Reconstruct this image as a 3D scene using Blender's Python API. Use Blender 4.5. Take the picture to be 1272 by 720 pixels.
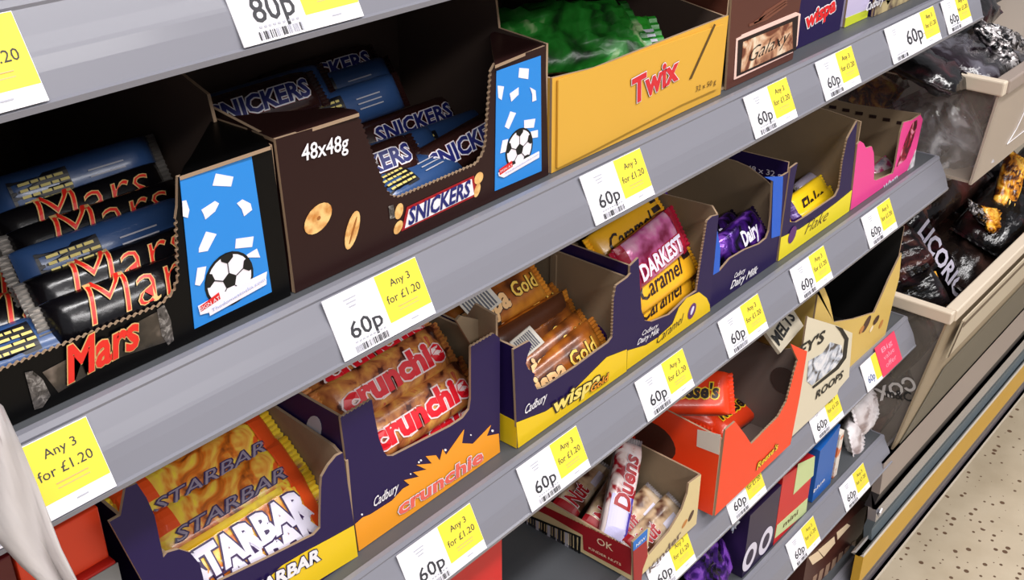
import bpy, math, random
from mathutils import Vector, Matrix
random.seed(7)
for o in list(bpy.data.objects): bpy.data.objects.remove(o)
SC = bpy.context.scene
C = SC.collection
H = 1.26                                   # height of the camera above the floor (metres)
R = ((0.65109603, -0.36371907, 0.66616995), (-0.75899536, -0.3120125, 0.57146674), (0.0, -0.87769963, -0.47921118))
FPX, CX, CY = 1370.0, 636.0, 360.0
# ---------------- camera ----------------
cd = bpy.data.cameras.new('camera'); cam = bpy.data.objects.new('camera', cd); C.objects.link(cam)
m = Matrix(((R[0][0], -R[0][1], -R[0][2], 0), (R[1][0], -R[1][1], -R[1][2], 0), (R[2][0], -R[2][1], -R[2][2], H), (0, 0, 0, 1)))
cam.matrix_world = m
cd.sensor_width = 36; cd.lens = FPX / 1272 * 36; cd.clip_start = 0.02; cd.clip_end = 60
SC.camera = cam
# ---------------- light ----------------
w = bpy.data.worlds.new('world'); SC.world = w; w.use_nodes = True
w.node_tree.nodes['Background'].inputs[0].default_value = (0.93, 0.93, 1.0, 1)
w.node_tree.nodes['Background'].inputs[1].default_value = 0.23
def area(name, loc, sx, sy, power, col=(1, 0.97, 0.96), target=None):
    l = bpy.data.lights.new(name, 'AREA'); l.shape = 'RECTANGLE'; l.size = sx; l.size_y = sy; l.energy = power; l.color = col
    o = bpy.data.objects.new(name, l); C.objects.link(o); o.location = loc
    if target is not None:
        o.rotation_euler = (Vector(target) - Vector(loc)).to_track_quat('-Z', 'Y').to_euler()
    return o
area('ceiling_tube_light', (0.2, -0.75, 3.1), 5.0, 0.25, 105, target=(0.2, -0.75, 0))
area('ceiling_tube_light', (2.8, -0.9, 3.1), 4.0, 0.25, 30, target=(2.8, -0.9, 0))
area('ceiling_tube_light', (0.0, -2.6, 3.1), 5.0, 0.25, 75, target=(0.4, 0.4, 0.6))
SC.view_settings.view_transform = 'Standard'; SC.view_settings.look = 'None'
SC.view_settings.gamma = 1; SC.view_settings.use_curve_mapping = False
SC.view_settings.exposure = 0.04

# ---------------- helpers ----------------
def ray(px, py):
    c = (px - CX, py - CY, FPX)
    return Vector([sum(R[i][k] * c[k] for k in range(3)) for i in range(3)])
def atY(px, py, Y): r = ray(px, py); r *= Y / r.y; r.z += H; return r
def atZ(px, py, Z): r = ray(px, py); r *= (Z - H) / r.z; r.z += H; return r
def atX(px, py, X): r = ray(px, py); r *= X / r.x; r.z += H; return r
def FP(pts, Y):                         # photo points -> (x, z) on the plane y = Y
    out = []
    for p in pts:
        v = atY(p[0], p[1], Y); out.append((v.x, v.z))
    return out
MATS = {}
def mat(name, col, rough=0.5, metal=0.0, bump=0.0, bscale=60, var=0.0, vscale=8, coat=0.0, ramp=None, rscale=30, alpha=1.0, trans=0.0, dist=0.0, spec=0.5):
    if name in MATS: return MATS[name]
    mt = bpy.data.materials.new(name); mt.use_nodes = True; nt = mt.node_tree; b = nt.nodes['Principled BSDF']
    def lin(c): return tuple((x / 12.92 if x <= 0.04045 else ((x + 0.055) / 1.055) ** 2.4) for x in c) + (1,)
    b.inputs['Roughness'].default_value = rough; b.inputs['Metallic'].default_value = metal
    b.inputs['Specular IOR Level'].default_value = spec
    if coat: b.inputs['Coat Weight'].default_value = coat; b.inputs['Coat Roughness'].default_value = 0.12
    if alpha < 1: b.inputs['Alpha'].default_value = alpha
    if trans: b.inputs['Transmission Weight'].default_value = trans
    tc = nt.nodes.new('ShaderNodeTexCoord')
    base = lin(col)
    b.inputs['Base Color'].default_value = base
    if ramp:
        n = nt.nodes.new('ShaderNodeTexNoise'); n.inputs['Scale'].default_value = rscale; n.inputs['Detail'].default_value = 3; n.inputs['Distortion'].default_value = dist
        nt.links.new(tc.outputs['Object'], n.inputs['Vector'])
        cr = nt.nodes.new('ShaderNodeValToRGB'); els = cr.color_ramp.elements
        while len(els) > 1: els.remove(els[-1])
        els[0].position = ramp[0][0]; els[0].color = lin(ramp[0][1])
        for p, c in ramp[1:]:
            e = els.new(p); e.color = lin(c)
        nt.links.new(n.outputs[0], cr.inputs[0]); nt.links.new(cr.outputs[0], b.inputs['Base Color'])
    elif var:
        n = nt.nodes.new('ShaderNodeTexNoise'); n.inputs['Scale'].default_value = vscale; n.inputs['Detail'].default_value = 5
        nt.links.new(tc.outputs['Object'], n.inputs['Vector'])
        mx = nt.nodes.new('ShaderNodeMix'); mx.data_type = 'RGBA'
        mx.inputs[6].default_value = tuple(x * (1 - var) for x in base[:3]) + (1,); mx.inputs[7].default_value = tuple(min(1, x * (1 + var)) for x in base[:3]) + (1,)
        nt.links.new(n.outputs[0], mx.inputs[0]); nt.links.new(mx.outputs[2], b.inputs['Base Color'])
    if bump:
        n2 = nt.nodes.new('ShaderNodeTexNoise'); n2.inputs['Scale'].default_value = bscale; n2.inputs['Detail'].default_value = 4
        bp = nt.nodes.new('ShaderNodeBump'); bp.inputs['Strength'].default_value = bump; bp.inputs['Distance'].default_value = 0.002
        nt.links.new(tc.outputs['Object'], n2.inputs['Vector']); nt.links.new(n2.outputs[0], bp.inputs['Height']); nt.links.new(bp.outputs[0], b.inputs['Normal'])
    MATS[name] = mt
    return mt
def tag(o, label=None, cat=None, group=None, kind=None):
    if label: o['label'] = label
    if cat: o['category'] = cat
    if group: o['group'] = group
    if kind: o['kind'] = kind
    return o
def thing(name, label, cat, loc=(0, 0, 0), group=None):
    o = bpy.data.objects.new(name, None); C.objects.link(o); o.location = loc; o.empty_display_size = 0.02
    return tag(o, label, cat, group)
def org(parent):
    v = Vector((0, 0, 0)); p = parent
    while p is not None: v += p.location; p = p.parent
    return v
def mesh(name, vs, fs, mats, mi=None, parent=None, smooth=False, local=False):
    me = bpy.data.meshes.new(name)
    o = bpy.data.objects.new(name, me)
    if parent is not None and not local:
        q = org(parent); vs = [(v[0] - q.x, v[1] - q.y, v[2] - q.z) for v in vs]
    me.from_pydata([tuple(v) for v in vs], [], fs)
    for mm in (mats if isinstance(mats, (list, tuple)) else [mats]): me.materials.append(mm)
    if mi: me.polygons.foreach_set('material_index', mi)
    if smooth: me.polygons.foreach_set('use_smooth', [True] * len(fs))
    me.update()
    C.objects.link(o)
    if parent is not None: o.parent = parent
    return o
class Fr:
    """a flat drawing frame in space: point(u, v, d) = o + u U + v V + d N"""
    def __init__(s, o, U, V): s.o = Vector(o); s.U = Vector(U).normalized(); s.V = Vector(V).normalized(); s.N = s.U.cross(s.V).normalized()
    def p(s, u, v, d=0.0): return s.o + s.U * u + s.V * v + s.N * d
def front(Y): return Fr((0, Y, 0), (1, 0, 0), (0, 0, 1))       # u = x, v = z, normal -y
def left(X): return Fr((X, 0, 0), (0, -1, 0), (0, 0, 1))        # u = -y, v = z, normal -x
def top(Z): return Fr((0, 0, Z), (1, 0, 0), (0, 1, 0))
def area2(p): return sum(p[i][0] * p[(i + 1) % len(p)][1] - p[(i + 1) % len(p)][0] * p[i][1] for i in range(len(p)))
def poly(name, fr, pts, thick, d, mats, parent=None):
    """extruded outline: outer face at height d, inner face at d - thick; mats = (outer, inner, edge)"""
    if area2(pts) < 0: pts = pts[::-1]
    n = len(pts)
    if not isinstance(mats, (list, tuple)): mats = (mats, mats, mats)
    vs = [fr.p(u, v, d) for u, v in pts] + [fr.p(u, v, d - thick) for u, v in pts]
    fs = [tuple(range(n)), tuple(range(2 * n - 1, n - 1, -1))] + [(i, i + n, (i + 1) % n + n, (i + 1) % n) for i in range(n)]
    return mesh(name, vs, fs, mats, [0, 1] + [2] * n, parent)
def multi(name, fr, polys, thick, d, m_, parent=None):
    """several small outlines joined in one print"""
    vs = []; fs = []; mi = []; ms = []
    d0 = d
    for ip, pl in enumerate(polys):
        d = d0 + 0.00006 * (ip % 4)
        mm = m_
        if isinstance(pl, tuple) and len(pl) == 2 and hasattr(pl[1], 'node_tree'): pl, mm = pl
        if mm not in ms: ms.append(mm)
        if area2(pl) < 0: pl = pl[::-1]
        b = len(vs); n = len(pl)
        vs += [fr.p(u, v, d) for u, v in pl] + [fr.p(u, v, d - thick) for u, v in pl]
        fs += [tuple(range(b, b + n)), tuple(range(b + 2 * n - 1, b + n - 1, -1))] + [(b + i, b + i + n, b + (i + 1) % n + n, b + (i + 1) % n) for i in range(n)]
        mi += [ms.index(mm)] * (n + 2)
    return mesh(name, vs, fs, ms, mi, parent)
def circ(cx, cz, r, n=20, sx=1.0, rot=0.0, a0=0, a1=360):
    out = []
    full = (a1 - a0) >= 360
    for i in range(n if full else n + 1):
        a = math.radians(a0 + (a1 - a0) * i / n); x = r * sx * math.cos(a); y = r * math.sin(a)
        out.append((cx + x * math.cos(rot) - y * math.sin(rot), cz + x * math.sin(rot) + y * math.cos(rot)))
    return out
def saw(p, q, pitch=0.0032, amp=0.0009):
    L = math.hypot(q[0] - p[0], q[1] - p[1]); n = max(1, int(L / pitch)); nx, ny = -(q[1] - p[1]) / L, (q[0] - p[0]) / L
    out = []
    for i in range(n):
        for t, a in ((0.0, 0), (0.35, 1), (0.6, 1), (0.7, 0)):
            s = (i + t) / n; out.append((p[0] + (q[0] - p[0]) * s + nx * amp * a, p[1] + (q[1] - p[1]) * s + ny * amp * a))
    return out
def sawline(pts, pitch=0.0032, amp=0.0009):
    out = []
    for a, b in zip(pts[:-1], pts[1:]): out += saw(a, b, pitch, amp)
    return out + [pts[-1]]
def box(name, x0, x1, y0, y1, z0, z1, mt, parent=None, bev=0.0):
    vs = [(x, y, z) for x in (x0, x1) for y in (y0, y1) for z in (z0, z1)]
    fs = [(0, 1, 3, 2), (4, 6, 7, 5), (0, 4, 5, 1), (2, 3, 7, 6), (0, 2, 6, 4), (1, 5, 7, 3)]
    o = mesh(name, vs, fs, mt, None, parent)
    if bev:
        md = o.modifiers.new('bevel', 'BEVEL'); md.width = bev; md.segments = 2
    return o
# lettering ---------------------------------------------------------------
TX = {}
def textmesh(s, off, shear=0.0):
    k = (s, off, shear)
    if k in TX: return TX[k]
    cu = bpy.data.curves.new('t', 'FONT'); cu.body = s; cu.size = 1; cu.offset = off; cu.resolution_u = 2; cu.shear = shear
    ob = bpy.data.objects.new('t', cu); C.objects.link(ob)
    dg = bpy.context.evaluated_depsgraph_get(); dg.update()
    me = bpy.data.meshes.new_from_object(ob.evaluated_get(dg))
    vs = [tuple(v.co) for v in me.vertices]; fs = [tuple(p.vertices) for p in me.polygons]
    C.objects.unlink(ob); bpy.data.objects.remove(ob); bpy.data.curves.remove(cu); bpy.data.meshes.remove(me)
    TX[k] = (vs, fs); return TX[k]
def text_layers(s, width, height, fill, outlines=(), bold=0.015, shear=0.0, arc=0.0):
    """local (u, v, layer) polygons of a word scaled to width and cap height; outlines = [(material, growth in font units)] innermost first"""
    ref, _ = textmesh(s, bold, shear)
    if not ref: return []
    x0 = min(v[0] for v in ref); x1 = max(v[0] for v in ref); y1 = max(v[1] for v in ref)
    sx = width / (x1 - x0); sy = height / max(y1, 0.5)
    out = []
    lays = [(mm, bold + g) for mm, g in outlines][::-1] + [(fill, bold)]
    for i, (mm, off) in enumerate(lays):
        vs, fs = textmesh(s, off, shear)
        P = []
        for v in vs:
            u = (v[0] - x0) * sx; q = v[1] * sy
            q += arc * height * (1 - (2 * u / width - 1) ** 2)
            P.append((u, q, i))
        out.append((P, fs, mm))
    return out
def letter(name, s, fr, A, B, h, fill, outlines=(), d=0.0006, bold=0.015, shear=0.0, parent=None, arc=0.0, step=0.00025):
    """word from baseline point A to B (frame coordinates) with cap height h"""
    ux, uy = B[0] - A[0], B[1] - A[1]; W = math.hypot(ux, uy); ux /= W; uy /= W
    vs = []; fs = []; mi = []; ms = []
    for P, F, mm in text_layers(s, W, h, fill, outlines, bold, shear, arc):
        if mm not in ms: ms.append(mm)
        b = len(vs)
        vs += [fr.p(A[0] + u * ux - v * uy, A[1] + u * uy + v * ux, d + i * step) for u, v, i in P]
        fs += [tuple(b + k for k in f) for f in F]; mi += [ms.index(mm)] * len(F)
    if not vs: return None
    return mesh(name, vs, fs, ms, mi, parent)
def lett(name, s, Y, a, b, hpx, fill, outlines=(), parent=None, **k):
    """lettering given by two photo points of its baseline on the plane y = Y and a height in metres"""
    A, B = FP([a, b], Y); return letter(name, s, front(Y), A, B, hpx, fill, outlines, parent=parent, **k)

# ---------------- materials ----------------
GREY = mat('shelf_grey_enamel', (0.50, 0.50, 0.535), 0.34, 0.0, bump=0.02, bscale=15, coat=0.2)
GREYD = mat('shelf_board_enamel', (0.30, 0.31, 0.325), 0.5)
RAILDK = mat('rail_groove', (0.36, 0.36, 0.40), 0.4)
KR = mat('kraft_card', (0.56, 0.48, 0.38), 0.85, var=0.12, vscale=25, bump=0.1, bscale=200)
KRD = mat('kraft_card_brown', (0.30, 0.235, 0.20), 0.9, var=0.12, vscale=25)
KRE = mat('torn_kraft_edge', (0.62, 0.52, 0.42), 0.9)
WHITE = mat('print_white', (0.93, 0.92, 0.94), 0.5)
BLACKC = mat('black_print_card', (0.015, 0.014, 0.016), 0.4, spec=0.2)
BROWNC = mat('dark_brown_print_card', (0.165, 0.085, 0.08), 0.4, spec=0.25, var=0.06, vscale=4)
BLUE = mat('sky_blue_print', (0.15, 0.53, 0.86), 0.45)
CONF = mat('confetti_white', (0.95, 0.92, 0.95), 0.5)
BLK = mat('ink_black', (0.03, 0.03, 0.03), 0.5)
DGREY = mat('ink_dark_grey', (0.20, 0.20, 0.22), 0.6)
LGREY = mat('ink_light_grey', (0.70, 0.70, 0.74), 0.6)
RED = mat('print_red', (0.85, 0.12, 0.12), 0.4)
GOLDL = mat('print_gold', (0.85, 0.70, 0.45), 0.4)
YEL = mat('label_yellow', (0.93, 0.85, 0.25), 0.5)
CARD = mat('label_card_white', (0.95, 0.94, 0.96), 0.45)
NAVY = mat('print_navy', (0.10, 0.12, 0.42), 0.4)
INDIGO = mat('indigo_print_card', (0.135, 0.085, 0.28), 0.4, spec=0.25, var=0.05, vscale=5)
PYEL = mat('carton_yellow', (0.93, 0.78, 0.10), 0.4)
PORA = mat('carton_orange', (0.96, 0.62, 0.14), 0.4)
TWX = mat('carton_golden_yellow', (0.86, 0.66, 0.24), 0.5, var=0.05, vscale=5)
CREAMP = mat('cream_print', (0.96, 0.86, 0.72), 0.45)
PRED = mat('deep_red_card', (0.62, 0.07, 0.11), 0.4)
ORANGE = mat('bright_orange_card', (0.97, 0.27, 0.10), 0.4, bump=0.03, bscale=20)
PINK = mat('pink_card', (0.93, 0.27, 0.58), 0.4)
BEIGE = mat('beige_card', (0.86, 0.78, 0.58), 0.5, var=0.05)
CHOC = mat('chocolate_print', (0.26, 0.13, 0.09), 0.3)
PEANUT = mat('peanut_print', (0.90, 0.68, 0.38), 0.4, ramp=[(0.3, (0.78, 0.50, 0.22)), (0.6, (0.95, 0.78, 0.50))], rscale=160)

# ---------------- shelving ----------------
ZB = {0: 1.12, 1: 0.938, 2: 0.731, 3: 0.509, 4: 0.321, 5: 0.115}
TOPZ = {s: ZB[s] + 0.035 for s in ZB}
XL, XR = -0.55, 1.272
def shelf(s, label, x0=XL, x1=XR):
    zb = ZB[s]
    t = thing('store_shelf', label, 'shelf', ((x0 + x1) / 2, 0.6, zb + 0.02))
    box('board', x0, x1, 0.4185, 0.86, zb + 0.010, zb + 0.035, GREYD, t)
    prof = [(0.4030, -0.0025), (0.3985, -0.0024), (0.3980, 0.0004), (0.3995, 0.0012), (0.4032, 0.0110), (0.4056, 0.0165), (0.4066, 0.0182), (0.4100, 0.0235), (0.4155, 0.0325), (0.4152, 0.0340), (0.4168, 0.0366), (0.4205, 0.0368), (0.4215, 0.0340), (0.4215, 0.0100), (0.4120, 0.0080)]
    n = len(prof)
    vs = [(x, y, zb + z) for x in (x0, x1) for y, z in prof]
    fs = [(i, (i + 1) % n, (i + 1) % n + n, i + n) for i in range(n)] + [tuple(range(n)), tuple(range(2 * n - 1, n - 1, -1))]
    mesh('price_rail', vs, fs, GREY, None, t)
    # end bracket
    if s: poly('end_cap', left(x1 + 0.0005), [(-0.402, zb), (-0.4175, zb + 0.036), (-0.86, zb + 0.036), (-0.86, zb + 0.004)], 0.0012, 0.0004, GREY, t)
    return t
shelf(0, 'grey metal shelf along the top edge of the photo, carrying the 80p label')
shelf(1, 'grey metal shelf under the black and brown football-print boxes')
shelf(2, 'grey metal shelf under the purple and yellow display boxes')
shelf(3, 'grey metal shelf under the bright orange box')
shelf(4, 'grey metal shelf under the dark purple box with two white rings')
bw = box('wall_back', XL, 2.9, 0.862, 0.885, 0.0, 2.0, mat('back_panel_dark', (0.30, 0.29, 0.29), 0.7)); bw['kind'] = 'structure'
# floor
def floor_mat():
    mt = bpy.data.materials.new('speckled_floor'); mt.use_nodes = True; nt = mt.node_tree; b = nt.nodes['Principled BSDF']
    tc = nt.nodes.new('ShaderNodeTexCoord'); b.inputs['Roughness'].default_value = 0.35
    v = nt.nodes.new('ShaderNodeTexVoronoi'); v.voronoi_dimensions = '2D'; v.inputs['Scale'].default_value = 62; v.inputs['Randomness'].default_value = 1
    nt.links.new(tc.outputs['Object'], v.inputs['Vector'])
    r = nt.nodes.new('ShaderNodeValToRGB'); r.color_ramp.elements[0].position = 0.12; r.color_ramp.elements[0].color = (0.16, 0.10, 0.05, 1); r.color_ramp.elements[1].position = 0.20; r.color_ramp.elements[1].color = (0.62, 0.55, 0.43, 1)
    n = nt.nodes.new('ShaderNodeTexNoise'); n.inputs['Scale'].default_value = 6; n.inputs['Detail'].default_value = 6
    nt.links.new(tc.outputs['Object'], n.inputs['Vector'])
    r2 = nt.nodes.new('ShaderNodeValToRGB'); r2.color_ramp.elements[0].position = 0.3; r2.color_ramp.elements[0].color = (0.40, 0.325, 0.225, 1); r2.color_ramp.elements[1].position = 0.7; r2.color_ramp.elements[1].color = (0.60, 0.51, 0.38, 1)
    nt.links.new(n.outputs[0], r2.inputs[0])
    v2 = nt.nodes.new('ShaderNodeTexNoise'); v2.inputs['Scale'].default_value = 9; nt.links.new(tc.outputs['Object'], v2.inputs['Vector'])
    # random subset of cells carries a speck
    ms = nt.nodes.new('ShaderNodeMath'); ms.operation = 'GREATER_THAN'; ms.inputs[1].default_value = 0.55
    sp = nt.nodes.new('ShaderNodeSeparateColor'); nt.links.new(v.outputs['Color'], sp.inputs[0]); nt.links.new(sp.outputs[0], ms.inputs[0])
    lt = nt.nodes.new('ShaderNodeMath'); lt.operation = 'LESS_THAN'; nt.links.new(v.outputs['Distance'], lt.inputs[0])
    th = nt.nodes.new('ShaderNodeMath'); th.operation = 'MULTIPLY'; th.inputs[1].default_value = 0.27; nt.links.new(sp.outputs[1], th.inputs[0]); nt.links.new(th.outputs[0], lt.inputs[1])
    mu = nt.nodes.new('ShaderNodeMath'); mu.operation = 'MULTIPLY'; nt.links.new(ms.outputs[0], mu.inputs[0]); nt.links.new(lt.outputs[0], mu.inputs[1])
    mx = nt.nodes.new('ShaderNodeMix'); mx.data_type = 'RGBA'; mx.inputs[7].default_value = (0.13, 0.075, 0.045, 1)
    nt.links.new(mu.outputs[0], mx.inputs[0]); nt.links.new(r2.outputs[0], mx.inputs[6]); nt.links.new(mx.outputs[2], b.inputs['Base Color'])
    nt.nodes.remove(r)
    return mt
fl = box('floor', -3, 6, -4, 3, -0.03, 0.0, floor_mat()); fl['kind'] = 'structure'

# ---------------- price labels ----------------
def price_label(x0, s, label, price='60p', offer=True, w=0.0705, partial=None):
    zb = ZB[s]
    fr = Fr((x0, 0.4, zb + 0.0005), (1, 0, 0), (0, 0.0155, 0.0315)); fr.o = fr.o + fr.N * 0.0012; h = 0.0352
    t = thing('price_label', label, 'price label', (x0 + w / 2, 0.4, zb), 'price labels on the shelf edges')
    R_ = lambda a, b, c, d: [(a, b), (c, b), (c, d), (a, d)]
    poly('card', fr, R_(0, 0, w, h), 0.0007, 0.0016, CARD, t)
    if w > .1: letter('price_print', price, fr, (0.040, 0.010), (0.078, 0.010), 0.0140, DGREY, d=0.0019, bold=0.01, parent=t)
    elif partial != 'yellow': letter('price_print', price, fr, (0.010, 0.0088), (0.0335, 0.0088), 0.0095 if price == '60p' else 0.0115, DGREY, d=0.0019, bold=0.01, parent=t)
    if offer:
        poly('yellow_panel', fr, R_(w * (0.535 if w < .1 else .70), 0.007, w - 0.0003, h - 0.0003), 0.0001, 0.0018, YEL, t)
        letter('offer_print', 'Any 3', fr, (w - .024, 0.0258), (w - .0085, 0.0258), 0.0042, DGREY, d=0.0020, bold=0.0, parent=t)
        letter('offer_print', 'for £1.20', fr, (w - .030, 0.0172), (w - .004, 0.0172), 0.0046, DGREY, d=0.0020, bold=0.0, parent=t)
    sm = []
    rr = random.Random(int(x0 * 1000) + s)
    for k in range(3):
        z = 0.030 - 0.0022 * k; sm.append(([(0.013 + 0.001 * k, z), (0.022 - 0.001 * k, z), (0.022 - 0.001 * k, z + 0.0008), (0.013 + 0.001 * k, z + 0.0008)], LGREY))
    if offer:
        for k in range(2): sm.append((R_(w * .66, .0135 - .0022 * k, w * .88, .0140 - .0022 * k), GOLDL))
        sm.append((R_(w * .74, .0035, w * .82, .0042), LGREY))
    for k in range(9): 
        a = 0.011 + 0.0026 * k; sm.append((R_(a, 0.0062, a + 0.0016, 0.0072), LGREY))
    x = 0.0095
    while x < 0.034:
        bwid = rr.choice((0.0003, 0.0005, 0.0008)); sm.append((R_(x, 0.001, x + bwid, 0.0048), DGREY if rr.random() < .5 else LGREY)); x += bwid + rr.choice((0.0004, 0.0007))
    multi('small_print', fr, sm, 0.0001, 0.0019, LGREY, t)['kind'] = 'stuff'
    return t
lx = lambda px, py: atY(px, py, 0.4).x
L1 = [((425, 448), 'price label on the shelf edge below the peanuts of the brown box'), ((737, 281), 'price label on the shelf edge below the golden yellow carton'),
      ((934, 190), 'price label on the shelf edge below the script name panel'), ((1023, 128), 'price label on the shelf edge below the dark blue box at the top')]
for p, t in L1: price_label(lx(*p), 1, t)
price_label(lx(1107, 84), 1, 'extra wide price label on the top right shelf edge', w=0.118)
price_label(lx(1175, 50), 1, 'last price label at the right end of the football box shelf', w=0.066)
price_label(atY(61, 656, 0.4).x - 0.0375, 1, 'price label at the left photo edge with the largest yellow offer in view', partial='yellow')
price_label(atY(300, 62, 0.4).x, 0, 'white price label reading 80p at the top of the photo', price='80p')
price_label(lx(10, 139) - 0.055, 0, 'price label in the top left photo corner, its yellow end in view')
L2 = [((513, 752), 'price label below the orange and purple honeycomb bar box'), ((658, 638), 'price label below the box with a jagged window, whose yellow band is nearest'), ((802, 524), 'price label below the caramel bar box'),
      ((903, 447), 'price label below the dark purple milk bar box'), ((991, 377), 'price label below the yellow band of the flaky bar box'), ((1078, 310), 'price label below the pink box')]
for p, t in L2: price_label(lx(*p), 2, t)
price_label(lx(1011, 551), 3, 'price label in front of the white cookie bag on the third shelf')
price_label(lx(812, 745), 3, 'price label under the front of the red and cream box')
price_label(lx(906, 662), 3, 'price label below the front of the bright orange box')
price_label(lx(984, 708), 4, 'price label right of the two white rings on the lower shelf')
price_label(lx(1049, 638), 4, 'last price label at the right end of the lower shelf')

# ---------------- display cartons ----------------
TH = 0.0020
def carton(name, label, x0, x1, yf, yb, z0, fpts, hl, hr, hb, mo, mi=KR, group='open display boxes of bars', sides=True, lab_part=None):
    """card tray: front outline in (x, z); hl / hr = side outlines [(y, z) from front to back]; hb = height of the back"""
    t = thing(name, label, 'display box', ((x0 + x1) / 2, (yf + yb) / 2, z0))
    poly('front_panel', front(yf), fpts, TH, 0.0, (mo, mi, KRE), t)
    if hl: poly('side_panel', left(x0), [(-yf - TH, z0)] + [(-max(y, yf + TH), z) for y, z in hl] + [(-yb, z0)], TH, 0.0, (mo, mi, KRE), t)
    if hr:
        fr = Fr((x1, 0, 0), (0, 1, 0), (0, 0, 1)); poly('side_panel', fr, [(yf + TH, z0)] + [(max(y, yf + TH), z) for y, z in hr] + [(yb, z0)], TH, 0.0, (mo, mi, KRE), t)
    poly('back_panel', front(yb), [(x0 + TH, z0), (x1 - TH, z0), (x1 - TH, hb), (x0 + TH, hb)], TH, 0.0, (mi, mo, KRE), t)
    box('base_panel', x0 + TH, x1 - TH, yf + TH, yb - TH, z0 + 0.0002, z0 + 0.002, mi, t)
    return t
def football_panel(t, Y, quad, conf, ball, banner):
    fr = front(Y)
    p = poly('blue_panel', fr, FP(quad, Y), 0.0003, 0.0005, BLUE, t); p['label'] = 'bright blue football promotion panel'
    multi('confetti', fr, [FP(q, Y) for q in conf], 0.0001, 0.0007, CONF, p)
    (bx, by), r = ball; c = FP([(bx, by)], Y)[0]
    pieces = [(circ(c[0], c[1], r, 24), BLK), (circ(c[0], c[1], r * 0.90, 24), CONF)]
    P = multi('football', fr, pieces[:1], 0.0001, 0.0008, BLK, p)
    multi('football_white', fr, pieces[1:], 0.0001, 0.0009, CONF, p)
    pt = [(circ(c[0], c[1] - r * .05, r * 0.30, 5, rot=math.pi / 2), BLK)]
    for k in range(5):
        a = math.pi / 2 + k * 2 * math.pi / 5
        A = (c[0] + r * .30 * math.cos(a), c[1] - r * .05 + r * .30 * math.sin(a)); B = (c[0] + r * .62 * math.cos(a), c[1] + r * .62 * math.sin(a))
        nx, ny = -math.sin(a) * r * .02, math.cos(a) * r * .02
        pt.append(([(A[0] - nx, A[1] - ny), (A[0] + nx, A[1] + ny), (B[0] + nx, B[1] + ny), (B[0] - nx, B[1] - ny)], DGREY))
        a2 = a; q = []
        q.append((c[0] + r * .60 * math.cos(a2), c[1] + r * .60 * math.sin(a2)))
        q.append((c[0] + r * .80 * math.cos(a2 - .30), c[1] + r * .80 * math.sin(a2 - .30)))
        for dd in (-.27, -.1, .1, .27): q.append((c[0] + r * .97 * math.cos(a2 + dd), c[1] + r * .97 * math.sin(a2 + dd)))
        q.append((c[0] + r * .80 * math.cos(a2 + .30), c[1] + r * .80 * math.sin(a2 + .30)))
        pt.append((q, BLK))
    multi('football_patches', fr, pt, 0.0001, 0.0010, BLK, p)
    ban = [(FP(q, Y), mm) for q, mm in banner[0]]
    multi('web_banner', fr, ban, 0.0001, 0.00125, WHITE, p)
    for s, a, b, h, mm in banner[1]: lett('banner_print', s, Y, a, b, h, mm, parent=p, d=0.0017, bold=0.0)
Y1 = 0.428
def edge(pts, Y=Y1): return FP(pts, Y)
# --- black box of the left end ---
z0 = 0.9735
fp = [(0.100, z0), (0.3165, z0), (0.3145, 1.059), (0.2600, 1.060), (0.2575, 1.046)] + sawline([(0.2555, 1.040), (0.2515, 1.010), (0.2475, 1.0035), (0.240, 1.0005), (0.214, 1.0010), (0.100, 1.004)])
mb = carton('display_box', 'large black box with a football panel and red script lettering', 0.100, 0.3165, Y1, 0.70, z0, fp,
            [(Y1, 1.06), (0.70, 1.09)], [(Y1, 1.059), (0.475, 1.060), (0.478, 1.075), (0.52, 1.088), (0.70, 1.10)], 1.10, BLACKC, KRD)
football_panel(mb, Y1, [(222.5, 220), (311, 189), (337, 362), (241, 408)],
    [[(267, 215), (289, 219), (286, 231), (263, 230)], [(249, 260), (266, 249), (271, 252), (266, 262), (254, 272), (252, 266)], [(293, 252), (300, 247), (310, 252), (312, 260), (302, 268), (299, 259)], [(225, 249), (230, 248), (234, 260), (232, 270), (226, 268)],
     [(255, 287), (268, 290), (257, 311), (246, 313), (246, 308)], [(292, 296), (314, 293), (312, 306), (291, 308)], [(305, 316), (318, 308), (322, 319), (307, 319)], [(244, 332), (255, 330), (252, 346), (247, 354), (241, 353)]],
    ((284, 346), 0.0148), ([([(244, 379), (266, 367), (330, 336), (328, 350), (262, 386), (247, 390)], WHITE), ([(246, 380), (270, 362), (272, 370), (248, 386)], RED), ([(257, 385), (329, 345), (329, 352), (259, 391)], CONF)],
     [('SIGN AT', (247, 385), (271, 370), 0.0022, WHITE), ('Thedomestoska.com', (261, 386), (327, 347), 0.0019, mat('pale_blue_ink', (0.62, 0.68, 0.86), 0.5))]))
rf = atZ
def roof(t, pts, Z, mm, name='top_flap', inn=KR):
    fr = top(Z); P = [(v.x, v.y) for v in (atZ(px, py, Z) for px, py in pts)]
    return poly(name, fr, P, 0.002, 0.0, (mm, inn, KRE), t)
roof(mb, [(223, 219), (228, 207), (236, 196), (252, 168), (265, 145), (322, 163), (336, 181)], 1.0605, BLACKC)
fb = front(Y1)
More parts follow.
